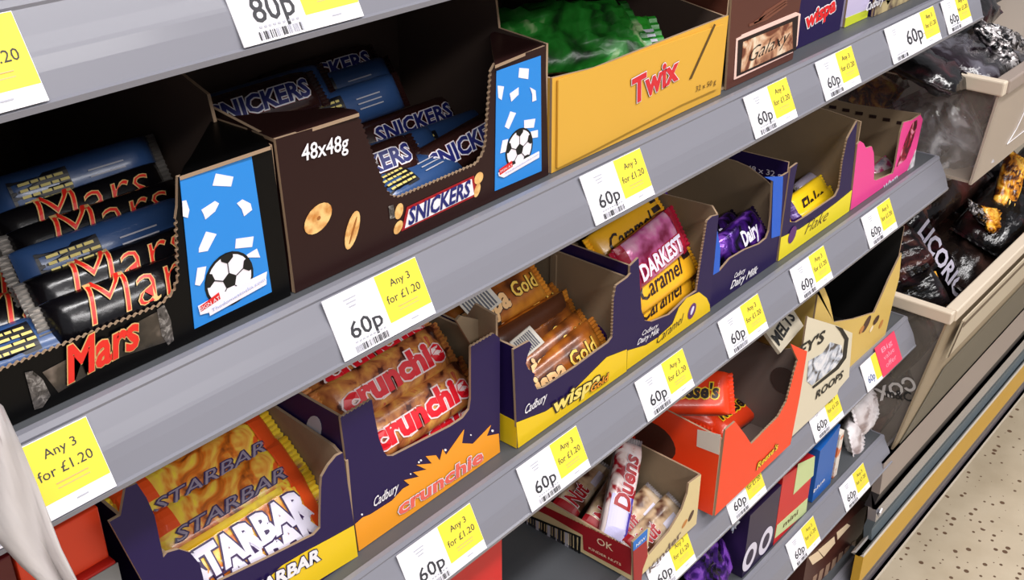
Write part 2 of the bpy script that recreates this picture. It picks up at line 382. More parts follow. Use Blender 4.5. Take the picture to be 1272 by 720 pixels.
# printed bar picture with the red script on the black front
pic = mat('dark_foil_print', (0.16, 0.14, 0.12), 0.25, ramp=[(0.35, (0.05, 0.05, 0.05)), (0.6, (0.25, 0.22, 0.19)), (0.72, (0.45, 0.40, 0.36))], rscale=60)
foil = mat('grey_foil_print', (0.4, 0.38, 0.36), 0.25, ramp=[(0.3, (0.08, 0.08, 0.08)), (0.55, (0.35, 0.33, 0.32)), (0.7, (0.62, 0.60, 0.58))], rscale=220, dist=1.5)
poly('bar_picture', fb, FP([(52, 462), (196, 386), (206, 412), (206, 424), (140, 446), (72, 487)], Y1), 0.0003, 0.0005, pic, mb)
poly('bar_picture_end', fb, FP([(194, 384), (203, 378), (211, 396), (215, 422), (208, 428), (200, 416)], Y1), 0.0003, 0.0007, foil, mb)
poly('bar_picture_end', fb, FP([(30, 462), (40, 460), (52, 470), (62, 490), (52, 505), (42, 508)], Y1), 0.0003, 0.0007, foil, mb)
lett('brand_lettering', 'Mars', Y1, (82, 474), (176, 424), 0.0175, mat('logo_red', (0.88, 0.16, 0.12), 0.35), [(GOLDL, 0.022), (BLK, 0.03)], mb, d=0.0012, bold=0.03, shear=0.35)
# --- brown box with peanuts ---
fp = [(0.3195, z0), (0.5365, z0), (0.5310, 1.0625), (0.4835, 1.062)] + sawline([(0.4795, 1.058), (0.4740, 1.014), (0.4715, 1.008), (0.4650, 1.0035), (0.4000, 1.0035), (0.3940, 1.0060), (0.3900, 1.012), (0.3735, 1.060)]) + [(0.3175, 1.062)]
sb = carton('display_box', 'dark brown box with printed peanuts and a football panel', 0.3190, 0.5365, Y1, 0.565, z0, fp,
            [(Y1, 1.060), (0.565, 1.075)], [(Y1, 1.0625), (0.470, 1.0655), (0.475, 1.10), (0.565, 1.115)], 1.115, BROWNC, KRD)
roof(sb, [(342, 173), (446, 140), (441, 136), (420, 133), (330, 140), (268, 146), (310, 160)], 1.0615, BROWNC)
roof(sb, [(615, 81), (675, 56), (622, 35), (609, 42), (611, 60)], 1.0625, BROWNC)
football_panel(sb, Y1, [(616, 88), (671, 69), (672, 212), (614, 237)],
    [[(644, 84), (656, 85), (655, 98), (643, 96)], [(617, 106), (625, 107), (622, 124), (618, 121)], [(632, 116), (643, 108), (643, 117), (634, 126)], [(657, 108), (664, 112), (665, 124), (660, 126), (660, 117)],
     [(633, 138), (640, 140), (631, 160), (626, 157)], [(650, 149), (664, 147), (662, 158), (650, 159)], [(658, 163), (667, 161), (667, 170), (660, 171)], [(623, 174), (630, 172), (627, 188), (620, 190)]],
    ((644, 184), 0.0135), ([([(617, 214), (668, 187), (668, 195), (624, 220), (618, 218)], WHITE), ([(618, 210), (634, 199), (635, 206), (619, 217)], RED), ([(624, 214), (668, 189), (668, 194), (624, 219)], CONF)],
     [('SIGN AT', (619, 214), (634, 205), 0.0016, WHITE), ('Thedomestoska.com', (625, 216), (667, 191), 0.0014, mat('pale_blue_ink', (0.62, 0.68, 0.86), 0.5))]))
lett('weight_print', '48x48g', Y1, (374, 200), (432, 185), 0.0088, WHITE, parent=sb, bold=0.015)
def blob(t, name, Y, cx, cy, a, b, rot, mm, d=0.0006):
    c = FP([(cx, cy)], Y)[0]
    return poly(name, front(Y), circ(c[0], c[1], b, 18, a / b, rot), 0.0003, d, mm, t)
blob(sb, 'peanut_print', Y1, 394.5, 271, 0.0103, 0.0072, 0.45, PEANUT)
blob(sb, 'peanut_print', Y1, 437, 285.5, 0.0112, 0.0046, 1.15, PEANUT)
PLINE = mat('peanut_crease', (0.62, 0.38, 0.15), 0.5)
blob(sb, 'peanut_crease', Y1, 437.5, 285.5, 0.0080, 0.0006, 1.12, PLINE, 0.0009)
blob(sb, 'peanut_crease', Y1, 395, 270, 0.0012, 0.0010, 0.4, PLINE, 0.0009)
sq = [(505, 262), (582, 226), (586, 243), (501, 284)]
poly('red_outline_print', fb, FP([(505, 257), (588, 218), (592, 242), (498, 287)], Y1), 0.0003, 0.0005, PRED, sb)
poly('white_logo_panel', fb, FP([(507, 260), (585, 222), (588, 241), (502, 283)], Y1), 0.0002, 0.0007, WHITE, sb)
lett('brand_lettering', 'SNICKERS', Y1, (506, 279), (584, 241), 0.0105, NAVY, [], sb, d=0.001, bold=0.03, shear=0.25)
for (a, b, c_, d_, r_) in ((495, 262, .0048, .0032, 1.2), (494, 282, .0044, .0030, .8), (594, 221, .0042, .0036, .5), (592, 236, .0045, .0026, 1.1)): blob(sb, 'peanut_print', Y1, a, b, c_, d_, r_, PEANUT)
poly('foil_print', fb, FP([(482, 256), (488, 254), (490, 270), (484, 272)], Y1), 0.0003, 0.0005, foil, sb)
# --- golden yellow carton ---
fp = FP([(684, 216), (686, 97), (740, 84), (800, 60), (905, 19), (897, 118)], Y1)
fp[0] = (0.5395, z0); fp[-1] = (0.7560, z0)
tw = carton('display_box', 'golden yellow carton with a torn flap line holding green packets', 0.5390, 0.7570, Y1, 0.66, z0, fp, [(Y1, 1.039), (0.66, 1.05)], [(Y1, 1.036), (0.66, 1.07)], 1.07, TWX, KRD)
poly('folded_flap', fb, FP([(690, 208), (691, 99), (896, 30), (889, 109), (842, 130), (790, 157), (730, 188)], Y1), 0.0012, 0.0018, (TWX, TWX, TWX), tw)
multi('tear_line', fb, [FP([(884, 29), (886, 30), (856, 97), (853, 98)], Y1)], 0.0003, 0.0024, mat('tear_dark', (0.35, 0.25, 0.08), 0.8), tw)
TWR = mat('logo_red2', (0.83, 0.16, 0.20), 0.35)
lett('brand_lettering', 'Twix', Y1, (781, 129), (839, 96), 0.0190, TWR, [(WHITE, 0.022), (mat('logo_shadow', (0.55, 0.33, 0.10), 0.5), 0.028)], tw, d=0.0024, bold=0.035)
lett('weight_print', '32 x 50 g', Y1, (861, 113), (886, 103), 0.0042, mat('brown_ink', (0.35, 0.24, 0.08), 0.5), parent=tw, d=0.0024, bold=0.0)
# --- dark brown box with the milk chocolate panel ---
YG = 0.430
GX = mat('milk_brown_card', (0.35, 0.19, 0.15), 0.35, var=0.08)
fp = [(0.7680, z0), (0.8800, z0), (0.8850, 1.105), (0.7600, 1.105)]
gx = carton('display_box', 'brown box with a script name panel beside the golden carton', 0.7610, 0.8830, YG, 0.62, z0, fp, [(YG, 1.10), (0.62, 1.10)], [(YG, 1.10), (0.62, 1.10)], 1.10, GX)
fg = front(YG)
poly('panel_outline', fg, FP([(914, 48), (920, 45), (921, 43), (988, 15), (994, 17), (990, 56), (984, 65), (918, 96), (911, 99)], YG), 0.0003, 0.0005, mat('pale_pink_line', (0.96, 0.80, 0.75), 0.4), gx)
poly('dark_panel', fg, FP([(916, 50), (991, 19), (988, 62), (914, 95)], YG), 0.0002, 0.0007, mat('choc_dark_print', (0.13, 0.06, 0.06), 0.4), gx)
poly('chocolate_swirl_panel', fg, FP([(922, 52), (983, 27), (984, 60), (919, 90)], YG), 0.0002, 0.0009, mat('swirl', (0.8, 0.6, 0.45), 0.35, ramp=[(0.35, (0.93, 0.85, 0.74)), (0.5, (0.80, 0.60, 0.46)), (0.62, (0.45, 0.24, 0.16))], rscale=26, dist=2.5), gx)
lett('brand_lettering', 'Galaxy', YG, (929, 77), (979, 51), 0.0115, BLK, [], gx, d=0.0012, bold=-0.01, shear=0.45)
SW = mat('swirl_line', (0.46, 0.27, 0.20), 0.4)
for k in range(3): multi('swirl_print', fg, [FP([(930 + 6 * k, 30 - 3 * k), (950, 22 - 4 * k), (975, 4 - 3 * k), (978, 6 - 3 * k), (952, 25 - 4 * k), (930 + 6 * k, 33 - 3 * k)], YG)], 0.0003, 0.0005, SW, gx)
# --- indigo box with the red and white name, top right ---
YW = 0.442
wi = carton('display_box', 'small indigo box with red and white lettering at the top', 0.893, 0.996, YW, 0.62, z0, [(0.893, z0), (0.996, z0), (1.000, 1.10), (0.893, 1.10)], [(YW, 1.10), (0.62, 1.10)], [(YW, 1.10), (0.62, 1.10)], 1.10, INDIGO)
lett('brand_lettering', 'wispa', YW, (999, 36), (1037, 12), 0.0135, mat('wispa_red', (0.90, 0.12, 0.14), 0.35), [(WHITE, 0.05)], wi, bold=0.04, d=0.0006)
LILAC = mat('lilac_card', (0.78, 0.74, 0.86), 0.5); LIME = mat('lime_print', (0.78, 0.82, 0.18), 0.5)
pk = carton('snack_carton', 'slim lilac carton with a lime green foot', 1.005, 1.055, 0.442, 0.55, z0, [(1.005, z0), (1.055, z0), (1.060, 1.10), (1.005, 1.10)], [(YW, 1.10), (0.55, 1.10)], [(YW, 1.10), (0.55, 1.10)], 1.10, LILAC)
poly('lime_band', front(0.442), [(1.005, z0), (1.055, z0), (1.055, z0 + .008), (1.005, z0 + .009)], 0.0003, 0.0005, LIME, pk)
pb = carton('display_box', 'dark purple box with a kraft foot behind the extra wide price label', 1.060, 1.230, 0.438, 0.62, z0, [(1.060, z0), (1.225, z0), (1.225, 1.03), (1.16, 1.0), (1.062, 1.005)], [(YW, 1.05), (0.62, 1.05)], [(YW, 1.05), (0.62, 1.05)], 1.05, INDIGO, KRD)
poly('kraft_band', front(0.438), [(1.062, z0), (1.225, z0), (1.225, z0 + .008), (1.062, z0 + .012)], 0.0003, 0.0005, mat('gold_brown_band', (0.55, 0.45, 0.30), 0.5, ramp=[(0.4, (0.75, 0.68, 0.50)), (0.6, (0.25, 0.17, 0.20))], rscale=50), pb)
lett('script_print', 'Cadbury', 0.438, (1075, 14), (1097, 3), 0.008, WHITE, parent=pb, shear=.4)
poly('lime_corner', front(0.438), FP([(1100, 0), (1106, 0), (1102, 6)], 0.438), 0.0003, 0.0005, LIME, pb)
#PART2
# ---------------- bars ----------------
def se(y, W, T, x=None, L=None):
    """height of the wrapper surface above its middle plane"""
    q = max(0.0, 1 - abs(2 * y / W) ** 3.2) ** (1 / 3.2)
    z = T / 2 * q
    if x is not None:
        e = (L / 2 - abs(x)) / (L * 0.13); z *= max(0.0, min(1.0, e)) ** 0.5
    return z
FOIL = mat('crimped_foil', (0.62, 0.60, 0.58), 0.25, 0.6, var=0.3, vscale=90)
KINDS = {}
def bar(kind, L, W, T, fmat, bmat, emat, name, word=None, wfill=None, wout=(), wh=0.45, ww=0.62, shear=0.2, bold=0.035, wx=0.0, wy=0.0, word2=None, panel=None, pack='snack_bar', seed=1, cr=None, stripe=None, lumps=0.0):
    """a wrapped bar lying flat: wrapper, two crimped ends, printed face (+z), printed back (-z)"""
    rr = random.Random(seed)
    t = thing(pack, name, 'snack bar')
    nx, ny = 18, 20
    vs = []; fs = []; mi = []
    Lb = L * 0.90
    for i in range(nx + 1):
        x = -Lb / 2 + Lb * i / nx
        e = min(1.0, (Lb / 2 - abs(x)) / (Lb * 0.13)); k = 0.12 + 0.88 * max(0, e) ** 0.55
        for j in range(ny):
            a = 2 * math.pi * j / ny; cy, sz = math.cos(a), math.sin(a)
            r = (abs(cy) ** 3.2 + abs(sz) ** 3.2) ** (-1 / 3.2)
            wob = 1 + (0.025 * math.sin(9 * i + 3 * j + seed) * (1.6 if e < 1 else 1)) + lumps * rr.uniform(-1, 1)
            vs.append((x, W / 2 * r * cy * (0.94 + 0.06 * k), T / 2 * r * sz * k * wob))
    for i in range(nx):
        for j in range(ny):
            a = i * ny + j; b = i * ny + (j + 1) % ny; fs.append((a, b, b + ny, a + ny))
            ang = math.sin(2 * math.pi * (j + 0.5) / ny); mi.append(0 if ang > 0.42 else (1 if ang < -0.42 else 2))
    fs.append(tuple(range(ny))[::-1]); fs.append(tuple(range(nx * ny, nx * ny + ny))); mi += [0, 0]
    mesh('wrapper', vs, fs, [fmat, bmat, emat], mi, t, smooth=True, local=True)
    for s in (-1, 1):
        # crimped end: thin pleated fin with a zigzag edge
        x0 = s * Lb / 2 * 0.985; x1 = s * L / 2; v = []; f = []; n = 20
        for k in range(n + 1):
            y = -W * 0.46 + W * 0.92 * k / n; z = 0.0008 * (1 if k % 2 else -1)
            v += [(x0, y, z + 0.0007), (x1 + s * 0.0007 * (k % 2), y * 1.03, z * 0.6 + 0.0005), (x0, y, z - 0.0007), (x1 + s * 0.0007 * (k % 2), y * 1.03, z * 0.6 - 0.0003)]
        for k in range(n):
            a = 4 * k; b = a + 4
            f += [(a, a + 1, b + 1, b), (a + 2, b + 2, b + 3, a + 3), (a + 1, a + 3, b + 3, b + 1), (a, b, b + 2, a + 2)]
        f += [(0, 2, 3, 1), (4 * n, 4 * n + 1, 4 * n + 3, 4 * n + 2)]
        mesh('crimped_end', v, f, cr or emat, None, t, local=True)
    def fine(P, F, lim):
        P = [tuple(q) for q in P]; cache = {}
        def mid(a, b):
            k = (min(a, b), max(a, b))
            if k not in cache: cache[k] = len(P); P.append(tuple((P[a][i] + P[b][i]) / 2 if i < 2 else P[a][2] for i in range(3)))
            return cache[k]
        out = []; todo = []
        for f_ in F:
            for i in range(1, len(f_) - 1): todo.append((f_[0], f_[i], f_[i + 1]))
        for _ in range(7):
            nxt = []
            for a, b, c in todo:
                e = [abs(P[a][1] - P[b][1]), abs(P[b][1] - P[c][1]), abs(P[c][1] - P[a][1])]
                if max(e) < lim: out.append((a, b, c)); continue
                k = e.index(max(e)); a, b, c = ((a, b, c), (b, c, a), (c, a, b))[k]; m0 = mid(a, b); nxt += [(a, m0, c), (m0, b, c)]
            todo = nxt
        return P, out + todo
    def drape(nm, layers, ox, oy, up=1, d=0.0004, step=0.00025):
        v = []; f = []; m_ = []; ms = []
        for P, F, mm in layers:
            if mm not in ms: ms.append(mm)
            b = len(v)
            P, F = fine(P, F, W * .14)
            for u, q, i in P:
                x = ox + u; y = oy + q; o_ = max(0.0, abs(y) - W * .47); dd = d + i * step
                if o_ > 0 and up > 0:
                    v.append((x, math.copysign(W * .497 + dd, y), se(W * .47, W, T, x, Lb) - o_)); continue
                y = max(-W * .487, min(W * .487, y))
                if up > 0: v.append((x, y, se(y, W, T, x, Lb) * 1.03 + dd))
                else: v.append((x, -y, -(se(y, W, T, x, Lb) * 1.03 + d + i * step)))
            f += [tuple(b + k for k in q) for q in F]; m_ += [ms.index(mm)] * len(F)
        mesh(nm, v, f, ms, m_, t, local=True)
    if stripe:
        for (a, b, c, d_, mm) in stripe:      # printed band in fractions of the face
            n = 10; P = []; F = []
            for k in range(n + 1):
                x = (a + (b - a) * k / n - 0.5) * Lb; P += [(x, (c - 0.5) * W, 0), (x, (c + (d_ - c) / 2 - 0.5) * W, 0), (x, (d_ - 0.5) * W, 0)]
            for k in range(n): q = 3 * k; F += [(q, q + 3, q + 4, q + 1), (q + 1, q + 4, q + 5, q + 2)]
            drape('printed_band', [(P, F, mm)], 0, 0, d=0.00025)
    if word:
        drape('lettering', text_layers(word, L * ww, W * wh, wfill, wout, bold, shear), -L * ww / 2 + wx * L, -W * wh / 2 + wy * W)
    if word2:
        s2, h2, w2, x2, y2, f2, o2 = word2
        drape('second_lettering', text_layers(s2, L * w2, W * h2, f2, o2, 0.02, shear), x2 * L, y2 * W)
    if panel:
        pm, tm = panel; P = [(0, 0, 0), (L * .30, 0, 0), (L * .30, W * .30, 0), (0, W * .30, 0), (0, W * .6, 0), (L * .30, W * .6, 0)]
        drape('information_panel', [(P, [(0, 1, 2, 3), (3, 2, 5, 4)], pm)], -L * 0.38, -W * .3, -1, 0.0004)
        lines = []; F = []; 
        for k in range(4):
            x = 0.004
            while x < L * .27:
                l = rr.uniform(.002, .006); b = len(lines); y = W * .08 + k * W * .125
                lines += [(x, y, 0), (x + l, y, 0), (x + l, y + W * .055, 0), (x, y + W * .055, 0)]; F.append((b, b + 1, b + 2, b + 3)); x += l + .0009
        drape('information_text', [(lines, F, tm)], -L * 0.38, -W * .3, -1, 0.0007)
        lines = []; F = []
        for k in range(3):
            b = len(lines); y = W * .1 + k * W * .13; lines += [(0, y, 0), (L * .2, y, 0), (L * .2, y + W * .03, 0), (0, y + W * .03, 0)]; F.append((b, b + 1, b + 2, b + 3))
        drape('pale_text_lines', [(lines, F, LGREY)], L * 0.02, -W * .3, -1, 0.0004)
    KINDS[kind] = [t, False]
    return t
def copy_tree(o, parent=None):
    c = o.copy(); C.objects.link(c); c.parent = parent
    for ch in [x for x in o.children]: copy_tree(ch, c)
    return c
def put(kind, loc, tilt=60, yaw=0, roll=0, label=None, group=None, back=False, scale=1.0, flip=False):
    """tilt = angle of the printed face from lying flat; back = show the reverse"""
    r, used = KINDS[kind]
    o = copy_tree(r) if used else r
    KINDS[kind][1] = True
    M = Matrix.Rotation(math.radians(yaw), 4, 'Z') @ Matrix.Rotation(math.radians(roll), 4, 'Y') @ Matrix.Rotation(math.radians(tilt + (180 if back else 0)), 4, 'X')
    if flip: M = M @ Matrix.Rotation(math.pi, 4, 'Z')
    o.rotation_euler = M.to_euler(); o.location = loc; o.scale = (scale,) * 3
    if label: o['label'] = label
    if group: o['group'] = group
    return o
XR_ = {'star': (.2855, .2865), 'starslim': (.2855, .2865), 'crunch': (.4125, .4305), 'wgold': (.563, .583), 'caramel': (.699, .718), 'pinkbar': (.694, .722), 'dairy': (.820, .853), 'flake': (.951, 1.006)}
def putp(kind, px, py, Y, **k):
    v = atY(px, py, Y)
    if kind in XR_ and Y < .53: v.x = max(XR_[kind][0], min(XR_[kind][1], v.x))
    return put(kind, v, **k)
MBLK = mat('black_foil', (0.035, 0.03, 0.045), 0.22, bump=0.25, bscale=70, coat=0.4)
MBLU = mat('steel_blue_foil', (0.19, 0.31, 0.50), 0.3, bump=0.2, bscale=70, coat=0.3)
SBRN = mat('brown_foil', (0.19, 0.10, 0.09), 0.25, bump=0.25, bscale=70, coat=0.4)
LRED = mat('logo_red', (0.88, 0.16, 0.12)); TYEL = mat('pale_yellow_ink', (0.85, 0.78, 0.45), 0.5)
PANB = mat('panel_black', (0.05, 0.05, 0.09), 0.4)
bar('mars', 0.103, 0.026, 0.0240, MBLK, MBLU, MBLU, 'black bar', 'Mars', LRED, [(GOLDL, 0.016)], wh=0.80, wy=.16, ww=0.62, shear=0.3, cr=FOIL, bold=-.022, panel=(PANB, TYEL), seed=3)
bar('snickers', 0.103, 0.026, 0.020, SBRN, MBLU, SBRN, 'brown bar', 'SNICKERS', NAVY, [(WHITE, 0.05), (PRED, 0.06)], wh=0.42, ww=0.70, shear=0.2, panel=(PANB, TYEL), seed=5)
MG = 'black and blue wrapped bars in the large black box'
mars = [ # px, py, Y, tilt, yaw, roll, back, label
    (40, 247, 0.560, 50, 0, -2, False, 'dark black bar, highest of the stack in the black box, in deep shade'),
    (95, 224, 0.525, 62, 0, 1, True, 'bar showing its blue back, second from the top in the black box'),
    (108, 262, 0.500, 60, 1, 0, False, 'black bar with large red letters just under the upper blue-backed bar'),
    (130, 283, 0.482, 60, 0, 1, False, 'black bar with red letters resting on the lower blue-backed bar'),
    (133, 307, 0.470, 62, 0, 1, True, 'bar showing its blue back, in the middle of the black box stack'),
    (153, 338, 0.458, 58, 0, 1, False, 'black bar with red letters directly under the middle blue-backed bar'),
    (172, 366, 0.445, 58, 0, 1, False, 'lowest black bar with red letters, right above the cut edge of the box'),
    (22, 352, 0.500, 60, 0, 3, False, 'black bar at the left photo edge beside the bright crimped ends'),
    (38, 395, 0.470, 38, -4, 4, False, 'black bar lying flatter at the lower left of the black box'),
    (60, 424, 0.452, 35, -3, 2, True, 'bar with a pale blue end lying at the bottom left of the black box'),
]
for px, py, Y, ti, ya, ro, bk, lb in mars: putp('mars', px, py, Y, tilt=ti, yaw=ya, roll=ro, back=bk, flip=False, label=lb, group=MG)
for k in range(3):   # bars under the visible ones
    put('mars', (0.262 - 0.0 * k, 0.492 + 0.033 * k, 0.9875), tilt=8, label=['black bar lying flat under the stack near the front of the black box', 'black bar lying flat under the stack in the middle of the black box', 'black bar lying flat under the stack at the back of the black box'][k], group=MG)
SG = 'brown wrapped bars in the peanut-print box'
sn = [
    (505, 160, 0.520, 50, 0, 0, False, 'brown bar with the whole blue and white word in view, in the peanut box'),
    (545, 176, 0.492, 60, 0, 1, True, 'bar showing its blue back behind the tilted brown bar'),
    (572, 184, 0.466, 52, 0, -7, False, 'tilted brown bar with its last letters hidden by the serrated post'),
    (445, 216, 0.468, 50, 0, 0, False, 'brown bar whose last letter shows at the left of the window'),
    (478, 200, 0.487, 55, 0, 2, True, 'bar showing its blue back low at the left of the window'),
    (512, 224, 0.458, 25, 12, 3, True, 'blue-backed bar lying askew at the bottom of the window'),
    (420, 112, 0.545, 60, 0, 0, True, 'blue-backed bar high in the shade at the back left of the peanut box'),
    (400, 96, 0.555, 50, 0, 0, False, 'brown bar on top of the stack at the back left of the peanut box'),
    (430, 134, 0.530, 60, 0, 0, True, 'blue-backed bar in the shade below the topmost brown bar'),
    (330, 125, 0.535, 55, 0, 0, True, 'blue-backed bar above the black top flap'),
    (315, 135, 0.52, 50, 0, 0, False, 'brown bar with round red marks above the black top flap'),
]
for px, py, Y, ti, ya, ro, bk, lb in sn: putp('snickers', px, py, Y, tilt=ti, yaw=ya, roll=ro, back=bk, label=lb, group=SG)
# green packets in the golden carton
GRN = mat('green_foil', (0.13, 0.50, 0.13), 0.3, bump=0.7, bscale=45, ramp=[(0.36, (0.03, 0.16, 0.04)), (0.48, (0.09, 0.38, 0.10)), (0.60, (0.14, 0.48, 0.16)), (0.70, (0.58, 0.68, 0.48))], rscale=26, dist=1.2)
def pillow(name, label, cat, loc, L, W, T, mt, rot, seed=0, wr=0.004, group=None, n=16, seal=True, kind2=None):
    """soft sealed packet with crumpled film"""
    rr = random.Random(seed); t = thing(name, label, cat, (0, 0, 0), group)
    ph = [(rr.uniform(20, 60), rr.uniform(20, 60), rr.uniform(0, 6)) for _ in range(6)]
    vs = []; fs = []
    for s in (1, -1):
        for i in range(n + 1):
            for j in range(n + 1):
                u = 2 * i / n - 1; v = 2 * j / n - 1
                x = u * L / 2 * (1 - .05 * v * v); y = v * W / 2 * (1 - .06 * u * u)
                b = max(0, (1 - u ** 4) * (1 - v ** 4)) ** .6
                wv = sum(math.sin(a * x / .12 * 3 + c * y / .12 * 3 + p) for a, c, p in ph) / 6 * wr
                vs.append((x, y, s * (T / 2 * b + .0006) + wv * (.35 + .65 * b) + abs(math.sin(v * 14)) * .0012 * (abs(u) > .9)))
    N = (n + 1) ** 2
    for s in (0, 1):
        for i in range(n):
            for j in range(n):
                a = s * N + i * (n + 1) + j; q = (a, a + n + 1, a + n + 2, a + 1); fs.append(q if s == 0 else q[::-1])
    rim = [i * (n + 1) for i in range(n + 1)] + [n * (n + 1) + j for j in range(1, n + 1)] + [i * (n + 1) + n for i in range(n - 1, -1, -1)] + list(range(n - 1, 0, -1))
    for a, b in zip(rim, rim[1:] + rim[:1]): fs.append((b, a, a + N, b + N))
    mesh('film', vs, fs, mt, None, t, smooth=True, local=True)
    if seal:
        for s in (-1, 1):
            x0, x1 = s * L * .492, s * (L / 2 + .006)
            v = []; f = []; m_ = 16
            for k in range(m_ + 1):
                y = -W / 2 * .95 + W * .95 * k / m_; z = .0006 * (1 if k % 2 else -1)
                v += [(x0, y, z + .0005), (x1, y, z + .0005), (x0, y, z - .0005), (x1, y, z - .0005)]
            for k in range(m_): a = 4 * k; b = a + 4; f += [(a, a + 1, b + 1, b), (a + 2, b + 2, b + 3, a + 3), (a + 1, a + 3, b + 3, b + 1), (a, b, b + 2, a + 2)]
            f += [(0, 2, 3, 1), (4 * m_, 4 * m_ + 1, 4 * m_ + 3, 4 * m_ + 2)]
            mesh('seal', v, f, mt, None, t, local=True)
    t.rotation_euler = [math.radians(a) for a in rot]; t.location = loc
    return t
def onp(t, name, polys, mt, z):          # flat print on a packet face, local coordinates
    vs = []; fs = []
    for p in polys:
        if area2(p) < 0: p = p[::-1]
        b = len(vs); vs += [(x, y, z) for x, y in p] + [(x, y, z - 0.0006) for x, y in p]; n = len(p)
        fs += [tuple(range(b, b + n)), tuple(range(b + 2 * n - 1, b + n - 1, -1))] + [(b + i, b + i + n, b + (i + 1) % n + n, b + (i + 1) % n) for i in range(n)]
    return mesh(name, vs, fs, mt, None, t, local=True)
pillow('chocolate_packet', 'crumpled green foil packet lying in the golden yellow carton', 'packet', atY(700, 46, 0.480), 0.125, 0.066, 0.020, GRN, (30, 3, -22), 3, .008, 'green packets in the golden carton')
g2 = pillow('chocolate_packet', 'green foil packet with a striped barcode strip, right of the crumpled one', 'packet', atY(760, 58, 0.470), 0.075, 0.050, 0.018, mat('green_foil_bright', (0.16, 0.58, 0.16), 0.3, bump=0.4, bscale=50), (38, 0, -30), 8, .004, 'green packets in the golden carton')
onp(g2, 'barcode_strip', [[(0.010, -.020 + .0045 * k), (0.032, -.020 + .0045 * k), (0.032, -.0175 + .0045 * k), (0.010, -.0175 + .0045 * k)] for k in range(6)], LGREY, .0105)
GB = mat('golden_foil', (0.85, 0.62, 0.22), 0.3, bump=0.3, bscale=60)
BRN2 = mat('brown_golden_foil', (0.45, 0.24, 0.13), 0.3, bump=0.3, bscale=60)
bar('golden', 0.10, 0.03, 0.02, BRN2, GB, GB, 'golden bar', seed=9)
for k, (x, y, z, ya) in enumerate([(0.600, .470, .990, 4), (0.600, .505, .990, -3), (0.700, .475, .990, 0), (0.700, .51, .990, 3), (0.60, .54, .990, 0), (0.70, .545, .990, 0), (0.61, .475, 1.010, -8)]):
    put('golden', (x, y, z), tilt=6, yaw=ya, label='brown and golden bar at the bottom of the yellow carton', group='bars deep in the golden carton')
pillow('chocolate_packet', 'small shiny cream-gold wrapper end sticking up behind the green packets', 'packet', atY(782, 32, 0.56), 0.016, 0.014, 0.008, mat('cream_gold_foil', (0.98, 0.86, 0.62), 0.2, 0.2, bump=0.4), (50, 0, 20), 5, .002)

# ---------------- second shelf ----------------
z2 = TOPZ[2] + 0.0005
# starbar box
Y2 = 0.431
fp = FP([(444, 690), (440, 652), (426, 562), (418, 566), (408, 578), (400, 592)], Y2)
fp[0] = (0.3485, z2)
L_ = FP([(399, 606), (398, 640), (398, 655), (390, 664), (330, 694), (255, 730), (252, 715), (248, 700), (236, 686), (222, 682), (208, 686)], Y2)
fp = [fp[0], fp[1], fp[2]] + fp[3:] + L_[:]
xa = L_[-1][0]; za = L_[-1][1]
post = FP([(203, 692), (192, 640), (182, 618), (170, 600), (156, 606), (150, 640), (136, 648)], Y2)
fp += post + [(0.222, z2)]
st = carton('display_box', 'indigo box with a torn left edge holding orange and yellow bars', 0.2220, 0.3495, Y2, 0.60, z2, fp, [(Y2, 0.85), (0.60, 0.86)],
            [(Y2, 0.842), (0.445, 0.848), (0.500, 0.852), (0.60, 0.86)], 0.86, INDIGO)
f2 = front(Y2)
poly('yellow_band', f2, FP([(439, 652), (444, 690), (330, 760), (320, 730), (350, 702), (380, 684), (410, 668)], Y2), 0.0003, 0.0005, PYEL, st)
lett('brand_lettering', 'STARBAR', Y2, (300, 750), (397, 693), 0.0100, WHITE, [(INDIGO, .05)], st, d=.001, bold=.04)
poly('torn_flap', Fr((0, Y2 - .003, 0), (1, 0, 0), (0, 0.2, 1)), [(v[0], v[1]) for v in FP([(152, 606), (148, 622), (142, 640), (139, 668), (128, 640), (122, 636), (124, 624), (134, 612), (148, 602)], Y2)], 0.002, 0.0, KRE, st)
STM = mat('starbar_foil', (0.9, 0.6, 0.2), 0.3, bump=0.35, bscale=60, coat=0.3, ramp=[(0.34, (0.45, 0.22, 0.08)), (0.45, (0.86, 0.45, 0.12)), (0.55, (0.93, 0.72, 0.30)), (0.62, (0.95, 0.84, 0.25)), (0.7, (0.90, 0.35, 0.12))], rscale=45, dist=1.5)
STY = mat('starbar_yellow_foil', (0.93, 0.78, 0.16), 0.3, bump=0.3, bscale=60, ramp=[(0.4, (0.90, 0.70, 0.12)), (0.6, (0.96, 0.84, 0.24)), (0.7, (0.55, 0.28, 0.35))], rscale=30)
STO = mat('starbar_orange_foil', (0.90, 0.32, 0.12), 0.3, bump=0.3, bscale=60)
LWH = mat('letter_lilac_white', (0.88, 0.86, 0.93), 0.4)
STP = mat('dark_violet_ink', (0.20, 0.10, 0.30), 0.4)
bar('star', 0.122, 0.040, 0.022, STM, STY, STY, 'orange bar', 'STARBAR', LWH, [(STP, .05), (LWH, .035)], wh=0.46, ww=0.72, shear=0, bold=.05, seed=2, stripe=[(0, .12, .02, .98, STO), (.88, 1, .02, .98, STO)])
SG2 = 'orange and yellow bars in the torn indigo box'
bar('starslim', 0.122, 0.036, 0.022, STM, STY, STY, 'orange bar', 'STARBAR', mat('smoky_lilac_ink', (.55, .50, .58), .4), [(STP, .06)], wh=.20, ww=.66, wy=-.12, shear=.35, bold=.0, seed=7, stripe=[(.86, 1, .02, .98, STO), (0, .2, .5, .98, STO), (.1, .8, .04, .2, STY)])
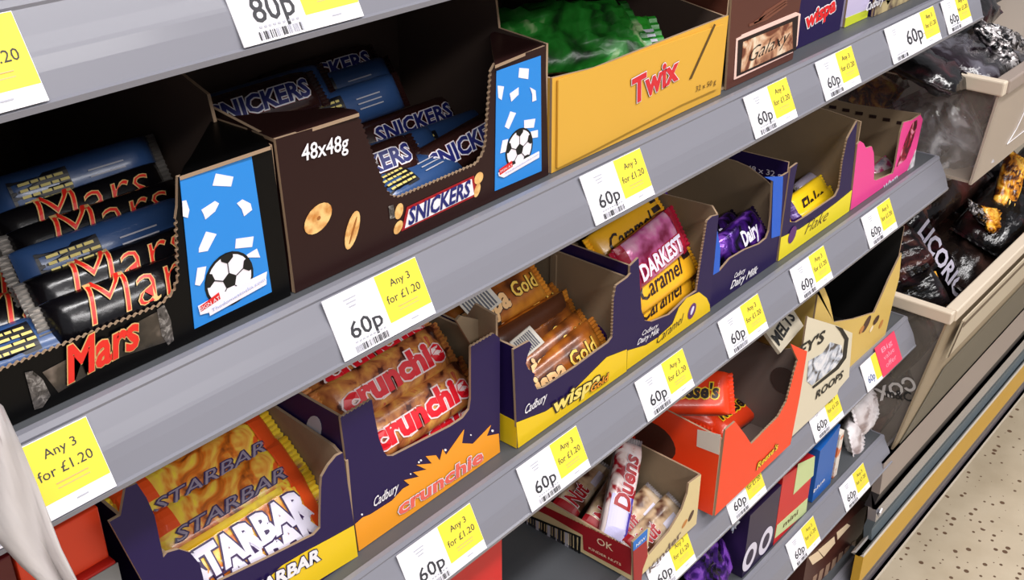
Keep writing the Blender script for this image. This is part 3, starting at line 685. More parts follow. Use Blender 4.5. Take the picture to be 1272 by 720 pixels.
for px, py, Y, ti, ya, ro, bk, lb in [
    (304, 694, 0.455, 52, 0, -1, False, 'orange bar with the largest white block letters at the front of the torn box'),
    (264, 632, 0.478, 40, 0, 0, False, 'orange and yellow bar with slim outlined letters behind the big-lettered bar'),
    (246, 594, 0.496, 40, 0, 0, False, 'orange bar right under the shelf edge at the back of the torn box'),
    (330, 722, 0.458, 50, 0, 0, True, 'yellow-backed bar below the big-lettered bar'),
    (294, 671, 0.462, 50, 0, 0, False, 'orange bar whose white block letters show just above the front bar'),
    (322, 745, 0.455, 55, 0, 0, True, 'orange bar cut off by the bottom photo edge')]:
    putp('star' if 'block letters' in lb or bk else 'starslim', px, py, Y, tilt=ti, yaw=ya, roll=ro, back=bk, label=lb, group=SG2)
# crunchie
Y3 = 0.4335
fp = FP([(442, 684), (423, 519), (462, 496), (464, 510), (471, 545), (477, 561), (481, 566), (488, 566), (560, 529), (575, 519), (583, 508), (585, 495), (585, 431)], Y3)
cut = fp[2:]
fp = [fp[0], fp[1]] + saw(fp[1], fp[2], .003, .0007) + cut + sawline(FP([(585, 431), (614, 414)], Y3), .003, .0007) + FP([(621, 420)], Y3) + [(0.4915, z2)]
fp[0] = (0.3515, z2)
cb = carton('display_box', 'indigo box with an orange starburst band holding red-lettered bars', 0.3505, 0.4925, Y3, 0.60, z2, fp, [(Y3, .871), (.60, .872)], [(Y3, .882), (.455, .884), (.47, .86), (.60, .86)], .88, INDIGO)
f3 = front(Y3)
cr = lambda x, y, ox=420, oy=500: (ox + x / 4.5, oy + y / 4.5)
band = [(90, 680), (135, 640), (180, 622), (300, 545), (362, 478), (398, 458), (366, 432), (450, 412), (418, 388), (492, 372), (436, 346), (522, 338), (488, 298), (545, 292), (566, 322), (582, 258), (602, 290), (702, 148), (690, 225), (752, 228), (852, 124), (828, 186), (915, 158), (915, 310), (100, 830)]
bb = FP([cr(*p) for p in band], Y3)
bb[-1] = (0.3517, z2 + .0002); bb[-2] = (0.4913, z2 + .0002); bb[-3] = (0.490, bb[-3][1]); bb[0] = (0.3505, bb[0][1])
poly('orange_burst_band', f3, bb, .0003, .0005, PORA, cb)
lett('brand_lettering', 'crunchie', Y3, cr(330, 628), cr(802, 318), 0.0118, mat('coral_pink', (0.95, 0.42, 0.36), .4), [(WHITE, .03), (mat('dark_maroon', (0.22, 0.05, 0.1), .4), .03)], cb, d=.001, bold=.03)
lett('script_print', 'Cadbury', Y3, (464, 629), (495, 608), 0.0075, WHITE, parent=cb, shear=.4, bold=.01)
multi('sparkle_print', f3, [FP(circ(*cr(a, b), 1.0 + .3 * (a % 3), 6), Y3) for a, b in ((460, 320), (402, 396), (596, 262), (738, 178), (860, 155), (130, 622), (448, 330))], .0002, .0006, WHITE, cb)
multi('side_seal_print', left(.3505), [[(-v.y, v.z) for v in [atX(390 + 9.5 * math.cos(a), 532 + 16 * math.sin(a), .3503) for a in [k * math.pi / 8 for k in range(16)]]]], .0002, .0004, LGREY, cb)
CRF = mat('honeycomb_foil', (0.72, 0.42, 0.22), .3, bump=.35, bscale=60, coat=.3, ramp=[(0.36, (0.30, 0.12, 0.08)), (0.42, (0.62, 0.34, 0.20)), (0.55, (0.78, 0.50, 0.26)), (0.66, (0.85, 0.62, 0.30)), (0.72, (0.75, 0.30, 0.24))], rscale=90, dist=.6)
CRR = mat('bright_letter_red', (0.86, 0.10, 0.16), .35)
CWO = mat('letter_outline_white', (0.93, 0.84, 0.84), .4)
bar('crunch', 0.118, 0.034, 0.022, CRF, CRF, CRF, 'red-lettered bar', 'crunchie', CRR, [(CWO, .045)], wh=.50, ww=.78, shear=0.05, bold=.05, seed=4)
CG = 'red-lettered bars in the indigo honeycomb box'
for px, py, Y, ti, ya, ro, lb in [
    (524, 505, .459, 55, 0, -1, 'front bar with the brightest red letters in the honeycomb box'),
    (480, 468, .476, 50, 0, -1, 'red-lettered bar just behind the brightest one'),
    (540, 529, .457, 62, 0, 0, 'bar right under the brightest red-lettered bar'),
    (540, 553, .457, 66, 0, 0, 'lowest bar showing through the window of the honeycomb box'),
    (462, 445, .492, 20, 0, 0, 'bar lying with its edge up behind the red-lettered pair'),
    (450, 428, .512, 30, 0, 0, 'bar partly under the shelf edge at the back of the honeycomb box')]:
    putp('crunch', px, py, Y, tilt=ti, yaw=ya, roll=ro, label=lb, group=CG)
poly('kraft_tab', front(.452), FP([(585, 428), (567, 398), (572, 392), (600, 398), (612, 412)], .452), .002, 0, KR, cb)
# wispa gold
Y4 = .4265
c5 = lambda x, y: (560 + x / 4.5, 330 + y / 4.5)
c6 = lambda x, y: (600 + x / 4.5, 410 + y / 4.5)
pts = FP([(645, 557), (638, 434), c5(440, 420), c5(452, 440), c5(430, 500), c5(420, 545), c5(432, 575), c5(470, 605), c5(460, 640), c5(482, 690), c5(520, 680), c5(640, 602), c5(700, 562), c5(820, 472), c5(880, 430), c5(902, 400)], Y4)
fp = [(0.5035, z2)] + pts[1:] + sawline(FP([c5(905, 390), c5(912, 185), c5(926, 110)], Y4), .003, .0007) + FP([c5(988, 66)], Y4) + [(0.6405, .858), (0.6415, z2)]
wg = carton('display_box', 'indigo and yellow box with a jagged window full of golden bars', 0.5030, 0.6420, Y4, .56, z2, fp, [(Y4, .853), (.50, .853), (.60, .86)], [(Y4, .853), (.60, .853)], .86, INDIGO)
poly('divider', Fr((0.6385, 0, 0), (0, -1, 0), (0, 0, 1)), [(-.50, z2), (-.50, .85), (-.506, .85), (-.506, z2)], .03, 0, KR, wg)
f4 = front(Y4)
yb = FP([c6(185, 515), c6(350, 452), c6(480, 362), c6(600, 240), c6(690, 150), c6(800, 108)], Y4)
poly('yellow_band', f4, [(0.5037, z2 + .0002), (0.5015, yb[0][1])] + yb[1:-1] + [(0.640, yb[-1][1]), (0.6413, z2 + .0002)], .0003, .0005, PYEL, wg)
poly('yellow_side_band', left(.5030), [(-Y4 - .0003, z2 + .0002), (-Y4 - .0003, yb[0][1]), (-.60, yb[0][1]), (-.60, z2 + .0002)], .0003, .0005, PYEL, wg)
WCR = mat('letter_cream_yellow', (0.95, 0.86, 0.45), .4); DBR = mat('dark_brown_ink', (0.16, 0.09, 0.09), .4)
lett('brand_lettering', 'wispa', Y4, c6(385, 462), c6(650, 292), .0118, WCR, [(DBR, .06)], wg, d=.001, bold=.03, shear=.1)
lett('second_lettering', 'Gold', Y4, c6(590, 345), c6(690, 272), .0070, PORA, [(DBR, .06)], wg, d=.0018, bold=.02, shear=.1)
lett('script_print', 'Cadbury', Y4, c6(232, 468), c6(355, 385), .0075, WHITE, parent=wg, shear=.4, bold=.01)
WGF = mat('gold_brown_foil', (0.62, 0.35, 0.12), .28, .1, bump=.4, bscale=60, coat=.4, ramp=[(0.36, (0.30, 0.14, 0.06)), (0.5, (0.66, 0.36, 0.12)), (0.66, (0.88, 0.58, 0.20))], rscale=28)
WLT = mat('letter_peach', (0.97, 0.78, 0.55), .4)
bar('wgold', 0.112, 0.034, 0.020, WGF, mat('brown_foil2', (0.36, 0.20, 0.12), .3, bump=.3), WGF, 'golden bar', 'wispa', WLT, [(DBR, .03)], wh=.50, ww=.42, wx=-.17, shear=.1, bold=.04, word2=('Gold', .36, .26, .10, -.16, mat('gold_letter', (0.97, 0.80, 0.35), .4), [(DBR, .03)]), seed=6)
WG_ = 'golden bars in the jagged-window box'
for px, py, Y, ti, ya, ro, bk, sc, lb in [
    (688, 460, .452, 58, -6, -12, False, 1.0, 'golden bar with the biggest pale letters at the front of the window'),
    (690, 436, .462, 50, 0, -6, False, .95, 'golden bar right behind the biggest pale letters'),
    (652, 397, .492, 40, 0, 0, False, 1.0, 'golden bar high in the stack with its gold word near the dark shelf edge'),
    (655, 413, .482, 70, 0, 0, True, 1.0, 'bar showing its brown back below the highest golden bar'),
    (664, 428, .475, 62, 0, -2, False, 1.0, 'golden bar with the white barcode strip in the jagged window'),
    (720, 462, .452, 55, 0, -10, False, .9, 'golden bar tilted up at the right end of the window'),
    (600, 384, .500, 45, 0, 0, False, 1.0, 'golden bar at the left with a barcode end under the shelf edge')]:
    putp('wgold', px, py, Y, tilt=ti, yaw=ya, roll=ro, back=bk, scale=sc, label=lb, group=WG_)
def strip_card(label, px, py, Y, w_, h_, rot, bars=9):
    t = thing('bar_wrapper_end', label, 'wrapper', atY(px, py, Y))
    fr = Fr((0, 0, 0), (math.cos(rot), -.25, math.sin(rot)), (-math.sin(rot) * .8, .45, math.cos(rot) * .8))
    def R_(a, b, c, d): return [(a, b), (c, b), (c, d), (a, d)]
    ps = [(R_(-w_ / 2, -h_ / 2, w_ / 2, h_ / 2), mat('wrapper_silver_white', (0.80, 0.78, 0.74), .4))]
    o = multi('foil_end', fr, ps, .0014, 0.0, WHITE, None); o.parent = t
    ps = [(R_(-w_ / 2 + .002 + k * (w_ - .004) / bars, -h_ / 2 + .002, -w_ / 2 + .002 + (k + .5) * (w_ - .004) / bars, h_ / 2 - .002), mat('barcode_grey', (0.33, 0.34, 0.38), .5)) for k in range(bars)]
    o = multi('barcode', fr, ps, .0002, .0003, WHITE, None); o.parent = t
    return t
strip_card('wrapper end with a grey barcode, leaning at the left of the jagged window', 655, 425, .449, .020, .018, .45)
strip_card('wrapper end with a grey barcode right under the upper shelf edge', 596, 375, .480, .026, .022, .45)
o = bar('sb', .02, .016, .016, mat('violet_foil', (0.24, 0.10, 0.40), .25, .2, bump=.5, bscale=80), INDIGO, INDIGO, 'short purple twisted wrapper end at the right inside the jagged window', seed=1); putp('sb', 742, 416, .455, tilt=40, yaw=20)
# caramel
Y5 = .4275
c7 = lambda x, y: (700 + x / 4.5, 220 + y / 4.5)
c8 = lambda x, y: (600 + x / 2.769, 200 + y / 2.769)
c9 = lambda x, y: (860 + x / 4.5, 180 + y / 4.5)
bp = FP([c8(500, 650), c8(560, 632), c8(600, 606), c8(650, 560), c8(672, 505), c8(700, 470), c8(742, 450), c8(768, 470), c8(778, 492)], Y5)
fp = [(.6430, z2), (.6400, .864)] + FP([c7(420, 450), c7(430, 640), c7(436, 740)], Y5) + FP([c8(556, 548), c8(580, 552), c8(640, 528), c8(665, 505), c8(700, 470), c8(735, 446)], Y5) + sawline(FP([c8(738, 430), c8(752, 330), c8(772, 205)], Y5), .003, .0007) + FP([c8(788, 190)], Y5) + [(.7715, .862), (.7725, z2)]
ca = carton('display_box', 'indigo box with a wavy yellow band holding yellow bars and a pink one', .6435, .7735, Y5, .60, z2, fp, [(Y5, .862), (.60, .862)], [(Y5, .862), (.435, .868), (.50, .864), (.60, .86)], .862, INDIGO)
f5 = front(Y5)
poly('yellow_band', f5, [(.6432, z2 + .0002), (.6425, FP([(778, 436)], Y5)[0][1])] + [p for p in bp] + [(.7723, z2 + .0002)], .0003, .0005, PYEL, ca)
lett('brand_lettering', 'Caramel', Y5, c8(595, 628), c8(688, 548), .0085, DBR, [], ca, d=.001, bold=-.005, shear=.45)
lett('script_print', 'Cadbury', Y5, c8(545, 600), c8(600, 570), .0045, WHITE, parent=ca, shear=.4, bold=0)
lett('script_print', 'Dairy Milk', Y5, c8(528, 632), c8(604, 588), .0050, WHITE, parent=ca, shear=.4, bold=0.01)
blob(ca, 'purple_round_print', Y5, *c8(716, 514), .0060, .0075, -.5, mat('purple_print', (0.36, 0.16, 0.44), .4), .001)
blob(ca, 'swirl_print', Y5, *c8(716, 512), .0020, .0042, -.5, LWH, .0013)
CAF = mat('caramel_yellow_foil', (0.95, 0.70, 0.14), .3, bump=.3, bscale=50, coat=.4, var=.12, vscale=40)
bar('caramel', .105, .034, .018, CAF, CAF, CAF, 'yellow bar', 'Caramel', DBR, [], wh=.42, ww=.60, wx=-.06, shear=.45, bold=.01, seed=11, stripe=[(.80, .96, .55, .70, DBR), (.84, 1, .80, .92, DBR)])
CAG = 'yellow bars in the wavy-band box'
for px, py, Y, ti, ya, ro, lb in [
    (782, 288, .480, 48, 0, -4, 'yellow bar with the large dark script word just under the shelf edge'),
    (822, 342, .450, 55, 0, -4, 'yellow bar with dark script right below the pink wrapper'),
    (826, 362, .449, 66, 0, -3, 'yellow bar in the middle of the lower stack of yellow bars'),
    (826, 378, .449, 68, 0, -3, 'lowest yellow bar in the box with the wavy band')]:
    putp('caramel', px, py, Y, tilt=ti, yaw=ya, roll=ro, label=lb, group=CAG)
PKF = mat('pink_magenta_foil', (0.85, 0.40, 0.62), .25, .2, bump=.5, bscale=70, coat=.4, ramp=[(0.38, (0.55, 0.10, 0.28)), (0.5, (0.86, 0.42, 0.66)), (0.62, (0.96, 0.72, 0.82))], rscale=35)
CRIM = mat('crimson_foil', (0.66, 0.08, 0.20), .3, bump=.4, bscale=70)
bar('pinkbar', .092, .042, .016, PKF, CRIM, CRIM, 'pink and crimson foil bar with white capital letters among the yellow bars', 'DARKEST', LWH, [(CRIM, .05)], wh=.34, ww=.66, wy=-.2, shear=.1, seed=12, stripe=[(.86, 1, .02, .98, CRIM), (0, .1, .02, .98, CRIM)])
putp('pinkbar', 808, 310, .455, tilt=62, yaw=0, roll=-8)
# dairy milk
Y6 = .4300
BLU2 = mat('strong_blue_print', (0.08, 0.36, 0.80), .4)
fp = [(.7745, z2), (.7740, .860)] + FP([c8(803, 192)], Y6) + FP([c8(800, 212), c8(815, 300), c8(812, 380), c8(850, 335), c8(900, 305), c8(950, 285), c8(975, 265), c9(430, 480), c9(440, 400), c9(450, 200), c9(505, 172)], Y6) + [(.9010, FP([c9(505, 172)], Y6)[0][1]), (.8985, z2)]
dm = carton('display_box', 'dark indigo box with blue side strips holding shiny purple wrappers', 
            .7745, .8985, Y6, .56, z2, fp, [(Y6, .860), (.56, .862)],
            [(Y6, .832), (.440, .842), (.453, .849), (.470, .856), (.484, .858), (.56, .858)], .857, INDIGO)
f6 = front(Y6)
poly('blue_strip', f6, FP([c8(800, 214), c8(815, 300), c8(812, 378), c8(788, 392), c8(796, 330), c8(796, 240)], Y6), .0003, .0005, BLU2, dm)
poly('blue_strip', f6, FP([c9(450, 202), c9(400, 178), c9(505, 174), c9(500, 300), c9(488, 505), c9(440, 520)], Y6), .0003, .0005, BLU2, dm)
lett('brand_lettering', 'Dairy Milk', Y6, c8(848, 440), c8(942, 382), .0078, WHITE, [], dm, d=.0006, bold=.02, shear=.4)
lett('script_print', 'Cadbury', Y6, c8(862, 402), c8(900, 380), .0050, WHITE, parent=dm, shear=.4, bold=.01)
VIO = mat('violet_foil', (0.24, 0.10, 0.40)); VIOB = mat('violet_shiny_foil', (0.30, 0.10, 0.52), .18, .35, bump=.8, bscale=60, ramp=[(0.4, (0.05, 0.03, 0.10)), (0.55, (0.26, 0.10, 0.48)), (0.68, (0.60, 0.35, 0.85))], rscale=50, dist=1)
bar('dairy', .085, .034, .018, VIOB, VIOB, VIOB, 'purple foil bar', 'Dairy', LWH, [], wh=.4, ww=.35, wx=.1, shear=.4, seed=13, lumps=.04)
for px, py, Y, ti, ya, ro, lb in [
    (925, 292, .450, 55, 0, -8, 'purple foil bar with white script at the bottom of the blue-striped box'),
    (916, 282, .47, 40, 0, -4, 'purple foil bar with a glinting violet end at the back of the blue-striped box'),
    (935, 276, .47, 50, 0, 4, 'purple foil bar against the right wall of the blue-striped box')]:
    putp('dairy', px, py, Y, tilt=ti, yaw=ya, roll=ro, label=lb, group='purple foil bars in the blue-striped box')
# small dark foil pieces in the shade at the back of this shelf
putp('dairy', 846, 240, .56, tilt=50, label='purple foil bar lying in the shade behind the caramel box', group='purple foil bars in the blue-striped box')
putp('dairy', 998, 158, .56, tilt=30, label='purple foil bar lying in the shade behind the yellow-band box', group='purple foil bars in the blue-striped box')
# flake
Y7 = .4290
fp = [(.9000, z2), (.9020, .864)] + FP([c9(590, 100), c9(570, 200), c9(552, 330), c9(546, 430), c9(580, 432), c9(640, 396), c9(720, 340), c9(800, 285)], Y7) + sawline(FP([c9(822, 240), (1044, 224), (1047, 200), (1053, 172)], Y7), .003, .0007) + FP([(1065, 150)], Y7) + [(1.0560, z2)]
fk = carton('display_box', 'indigo box with a slanted yellow band holding yellow bars, beside the pink box', .9000, 1.0570, Y7, .60, z2, fp, [(Y7, .870), (.50, .868), (.60, .868)], [(Y7, .867), (.47, .871), (.60, .871)], .87, INDIGO)
f7 = front(Y7)
yt = FP([c9(474, 530), c9(600, 468), c9(700, 400), c9(800, 325), c9(875, 262)], Y7)
poly('yellow_band', f7, [(.9003, z2 + .0002), (.9000, yt[0][1])] + yt[1:-1] + [(1.0545, yt[-1][1]), (1.0555, z2 + .0002)], .0003, .0005, mat('lemon_print', (0.93, 0.86, 0.16), .4), fk)
lett('brand_lettering', 'Flake', Y7, c9(622, 500), c9(752, 412), .0120, mat('flake_ink', (0.35, 0.25, 0.12), .4), [], fk, d=.001, bold=-.01, shear=.5)
blob(fk, 'purple_round_print', Y7, *c9(555, 500), .0075, .0090, -.5, MATS['purple_print'], .001)
lf = Fr((.9000, 0, 0), (0, -1, 0), (0, 0, 1))
A = atX(928, 211, .8998); B = atX(971, 221, .8998)
letter('count_print', '48 x 32 g', lf, (-A.y, A.z), (-B.y, B.z), .0055, LWH, d=.0006, bold=.01, parent=fk)
FLF = mat('flake_yellow_foil', (0.96, 0.80, 0.10), .3, bump=.3, bscale=50, coat=.4)
bar('flake', .095, .034, .018, FLF, FLF, FLF, 'lemon bar', 'Flake', DBR, [], wh=.5, ww=.5, shear=.4, bold=.02, seed=14, stripe=[(0, .12, .02, .98, VIO)])
bar('silver', .085, .030, .014, mat('lilac_silver_foil', (0.78, 0.74, 0.84), .2, .4, bump=.5, bscale=60), FLF, FOIL, 'silver bar', seed=15)
for px, py, Y, ti, ya, ro, lb in [(1020, 262, .445, 60, 0, -4, 'lemon yellow bar with dark letters at the front of the slanted-band box'), (1016, 243, .456, 55, 0, -3, 'lemon yellow bar behind the dark-lettered one')]:
    putp('flake', px, py, Y, tilt=ti, yaw=ya, roll=ro, label=lb, group='yellow bars in the slanted-band box')
putp('silver', 1018, 225, .470, tilt=35, roll=-5, label='bar with a silvery lilac end on top of the lemon yellow bars')
# pink box
Y8 = .4285
c10 = lambda x, y: (1000 + x / 6.73, 120 + y / 6.73)
fp = [(1.0585, z2)] + FP([c10(440, 398), c10(460, 370), c10(490, 390), c10(510, 430), c10(558, 415), c10(575, 470), c10(580, 600), c10(575, 690), c10(590, 700), c10(640, 680), c10(735, 640), c10(750, 590), c10(775, 450), c10(800, 300), c10(825, 215), c10(900, 195), c10(965, 150), c10(985, 190)], Y8) + [(1.2225, z2)]
pkb = carton('display_box', 'bright pink open box at the right end of its shelf', 1.0585, 1.2235, Y8, .60, z2, fp, [(Y8, .842), (.60, .850)], [(Y8, .831), (.512, .824), (.60, .824)], .824, PINK)
f8 = front(Y8)
lett('brand_lettering', 'Wham', Y8, (1096, 238), (1114, 222), .0080, LWH, [], pkb, d=.0006, bold=.02)
poly('white_print', f8, FP([c10(820, 700), c10(925, 440), c10(905, 600), c10(890, 680)], Y8), .0003, .0005, mat('offwhite_foil_print', (0.85, 0.82, 0.84), .4, ramp=[(.4, (.6, .58, .6)), (.6, (.92, .9, .92))], rscale=80), pkb)
poly('crimson_print', f8, FP([c10(765, 585), c10(800, 470), c10(850, 330), c10(900, 215), c10(940, 190), c10(930, 260), c10(880, 420), c10(840, 520)], Y8), .0003, .0005, mat('crimson_pattern', (0.5, 0.05, 0.15), .4, ramp=[(.42, (.25, .02, .08)), (.55, (.62, .08, .2)), (.64, (.92, .6, .7))], rscale=60, dist=1), pkb)
multi('slot', left(1.2214), [[(-.447 - .017 * k, .8175), (-.456 - .017 * k, .8165), (-.456 - .017 * k, .8125), (-.447 - .017 * k, .8135)] for k in range(7)], .0002, .0004, DBR, pkb)
bar('pinky', .05, .028, .016, mat('white_pink_foil', (0.90, 0.78, 0.84), .25, .2, bump=.5, ramp=[(.4, (.8, .3, .5)), (.5, (.93, .85, .88)), (.7, (.5, .5, .6))], rscale=60), PINK, PINK, 'white and pink wrapped bar lying in the pink box', seed=16)
putp('pinky', 1096, 216, .45, tilt=45, roll=-10)
# ---------------- third shelf ----------------
z3 = TOPZ[3] + .0025
TAU = mat('taupe_card', (0.47, 0.41, 0.38), .8, var=.1)
Y9 = .406; XK = .6440
c11 = lambda x, y: (640 + x / 4.5, 540 + y / 4.5)
fp = [(XK, z3)] + FP([(786, 673), (803, 656), (808, 655), (804, 684), (806, 689), (831, 660), (847, 633), (854, 613), (856, 600), (871, 589)], Y9) + [(.7485, z3)]
kt = carton('display_box', 'red and cream box with a barcode side holding red-lettered nut bars', XK, .7500, Y9, .62, z3, fp, [(Y9, .5805), (.62, .590)], [(Y9, .606), (.62, .612)], .605, BEIGE, KR)
ls = left(XK)
def SP(pts, X): return [(-v.y, v.z) for v in (atX(px, py, X) for px, py in pts)]
cs = mat('cream_side_print', (0.90, 0.80, 0.58), .5)
poly('red_side_band', ls, SP([(672, 626), (785, 681), (784, 714), (760, 701), (725, 682), (724, 664), (684, 641), (665, 632)], XK), .0002, .0004, PRED, kt)
multi('barcode_frame', ls, [SP(q, XK) for q in ([(645, 634), (722, 666), (722, 668), (645, 637)], [(722, 666), (719, 665), (718, 692), (721, 695)], [(640, 650), (721, 695), (721, 692), (640, 646)])], .0002, .0006, BLK, kt)
bars_ = []; rb = random.Random(4); x = 646.0
while x < 717:
    wd = rb.choice((1.2, 2.2, 3.4)); s_ = (x - 645) / 77
    bars_.append((SP([(x, 637 + s_ * 31 ), (x + wd, 637 + (s_ + wd / 77) * 31), (x + wd, 650 + (s_ + wd / 77) * 41), (x, 650 + s_ * 41)], XK), rb.choice((DGREY, LGREY, BLK)))); x += wd + rb.choice((.8, 1.5))
multi('barcode', ls, bars_, .0002, .0006, BLK, kt)
def sidelet(s, a, b, h, mm, t, X, name='side_print', d=.0008, bold=.01, shear=0):
    A, B = SP([a, b], X); return letter(name, s, left(X), A, B, h, mm, d=d, bold=bold, shear=shear, parent=t)
sidelet('MILK CHOCOLATE EGG BARS', (688, 637), (772, 676), .0030, DBR, kt, XK, d=.0003)
sidelet('KINDER NUTS', (732, 681), (772, 702), .0028, CREAMP, kt, XK)
sidelet('OK', (742, 674), (762, 684), .0075, CREAMP, kt, XK)
poly('blue_sticker', front(Y9), FP([(786, 673), (804, 656), (803, 670), (786, 684)], Y9), .0003, .0006, mat('sticker_blue', (.10, .45, .80), .4), kt)
lett('sticker_print', 'NEW', Y9, (789, 679), (801, 668), .0035, WHITE, parent=kt, d=.0009)
poly('red_front_band', front(Y9), FP([(786, 684), (803, 670), (804, 690), (798, 706), (796, 722), (787, 726)], Y9), .0003, .0005, PRED, kt)
lett('brand_lettering', 'Kinder', Y9, (806, 712), (846, 664), .0085, mat('grey_brown_print', (.42, .35, .33), .5), parent=kt, d=.0006)
blob(kt, 'nut_print', Y9, 858, 640, .006, .003, .9, CHOC); blob(kt, 'nut_print', Y9, 850, 650, .005, .0025, .6, mat('nut_tan', (.75, .5, .25), .5))
NF = mat('cream_nut_foil', (.80, .70, .58), .3, bump=.4, bscale=60, coat=.4, ramp=[(.38, (.35, .20, .14)), (.46, (.78, .66, .52)), (.6, (.88, .80, .70)), (.7, (.70, .48, .28))], rscale=26)
NB = mat('silver_grey_foil', (.66, .63, .62), .25, .2, bump=.4, bscale=60, ramp=[(.4, (.45, .42, .44)), (.6, (.78, .75, .75))], rscale=40)
bar('nut', .098, .030, .018, NF, NB, NB, 'nut bar', 'Nut', MATS['deep_red_card'], [(WHITE, .02)], wh=.6, ww=.3, wx=-.2, shear=.1, seed=21, stripe=[(0, .10, .02, .98, PRED), (.55, .80, .1, .35, LWH)])
NG = 'red-lettered nut bars in the red and cream box'
bar('nutup', .110, .028, .018, mat('red_white_foil', (.85, .75, .72), .25, bump=.4, coat=.4, ramp=[(.42, (.62, .08, .14)), (.5, (.90, .82, .80)), (.66, (.93, .88, .88))], rscale=45, dist=1.2), NB, NB, 'nut bar standing upright in the red and cream box, with red diagonal lettering', 'Duens', PRED, [(WHITE, .02)], wh=.6, ww=.5, wx=.08, seed=22, stripe=[(0, .45, .1, .9, mat('violet_white_print', (.80, .78, .93), .3)), (0, .45, .1, .22, mat('violet_line', (.28, .22, .62), .3))])
def put_dir(kind, p, q, nrm, label=None, group=None, scale=1.0):
    """lay a bar so that its length runs p -> q with the printed face towards nrm"""
    r, used = KINDS[kind]; o = copy_tree(r) if used else r; KINDS[kind][1] = True
    X_ = (Vector(q) - Vector(p)).normalized(); Z_ = Vector(nrm); Z_ = (Z_ - X_ * Z_.dot(X_)).normalized(); Y_ = Z_.cross(X_)
    o.rotation_euler = Matrix((X_, Y_, Z_)).transposed().to_euler(); o.location = (Vector(p) + Vector(q)) / 2; o.scale = (scale,) * 3
    if label: o['label'] = label
    if group: o['group'] = group
    return o
put_dir('nutup', (.6640, .446, .566), atY(780, 560, .475), (-.45, -.8, .6))
put_dir('nut', (.657, .500, .566), (.738, .515, .572), (.1, -.35, .9), 'nut bar with red letters lying along the left wall of the red and cream box', NG, .9)
put_dir('nut', (.662, .530, .560), (.742, .540, .575), (.1, -.35, .9), 'cream nut bar at the back, mostly under the shelf edge', NG, .9)
put_dir('nut', (.658, .466, .564), (.736, .482, .576), (.0, -.5, .8), 'cream nut bar partly behind the upright bar', NG, .9)
put_dir('nut', (.663, .444, .560), (.738, .450, .566), (-.1, -.5, .8), 'cream nut bar right of the upright bar, its white strip in view', NG, .88)
put_dir('nut', (.668, .425, .558), (.740, .428, .564), (-.1, -.5, .8), 'cream nut bar nearest the cut front of the red and cream box', NG, .86)
# bright orange box
Y10 = .3985; XO = .7690
c12 = lambda x, y: (780 + x / 4.5, 420 + y / 4.5)
fp = [(XO + .0015, z3)] + FP([c12(545, 512), c12(600, 465)], Y10) + FP([c12(650, 530), c12(690, 590), c12(740, 540)], Y10) + sawline(FP([c12(745, 535), c12(840, 440), c12(888, 352), c12(928, 200), c12(950, 122)], Y10), .004, .0010) + FP([c12(930, 80), c12(910, 30), c12(960, 55), c12(1002, 72)], Y10) + [(.9300, FP([c12(985, 300)], Y10)[0][1]), (.9240, z3)]
ob = carton('display_box', 'bright orange open box with a white sticker on its side', XO, .9300, Y10, .62, z3, fp, [(Y10, .640), (.62, .655)], [(Y10, .655), (.405, .664), (.428, .652), (.62, .652)], .652, ORANGE, TAU)
for nm, pts, mm, d in (('white_sticker', [c12(390, 508), c12(520, 538), c12(510, 650), c12(385, 602)], mat('sticker_white', (.88, .85, .80), .5), .0005),):
    poly(nm, left(XO), SP(pts, XO), .0003, d, mm, ob)
_v = atX(*c12(150, 572), XO)
poly('brown_round_print', left(XO), circ(-_v.y, _v.z, .020, 20, 1.25, -.15), .0003, .0005, mat('brown_round', (.30, .17, .13), .5, var=.2), ob)
lett('brand_lettering', "Reese's", Y10, c12(715, 735), c12(835, 612), .0085, mat('amber_yellow', (.97, .80, .15), .4), [(DBR, .04)], ob, bold=.03, shear=.2)
OF = mat('orange_foil', (.95, .25, .09), .3, bump=.35, bscale=40, coat=.4, var=.15, vscale=30)
bar('orange', .085, .045, .020, OF, OF, OF, 'orange packet', "Reese's", DBR, [(mat('amber_yellow', (1, 1, 1)), .06)], wh=.34, ww=.62, shear=.2, seed=31, pack='snack_packet')
OG = 'orange packets in the bright orange box'
for px, py, Y, ti, ya, ro, lb in [(868, 500, .500, 12, 25, 0, 'orange packet at the back left of the orange box'), (905, 512, .470, 15, -5, 0, 'orange packet lying flat in the middle of the orange box'),
                                  (945, 520, .460, 20, 0, -12, 'orange packet with yellow lettering behind the notch of the orange box'), (858, 488, .46, 40, -50, 0, 'orange packet leaning at the left edge of the orange box')]:
    putp('orange', px, py, Y, tilt=ti, yaw=ya, roll=ro, label=lb, group=OG)
_c = atX(*c12(872, 235), .9270)
poly('clear_round_window', Fr((.9270, 0, 0), (0, -1, 0), (0, 0, 1)), circ(-_c.y, _c.z, .0155, 22, 1.0), .0003, .0008, mat('dark_window_film', (.27, .21, .19), .2, spec=.8), ob)
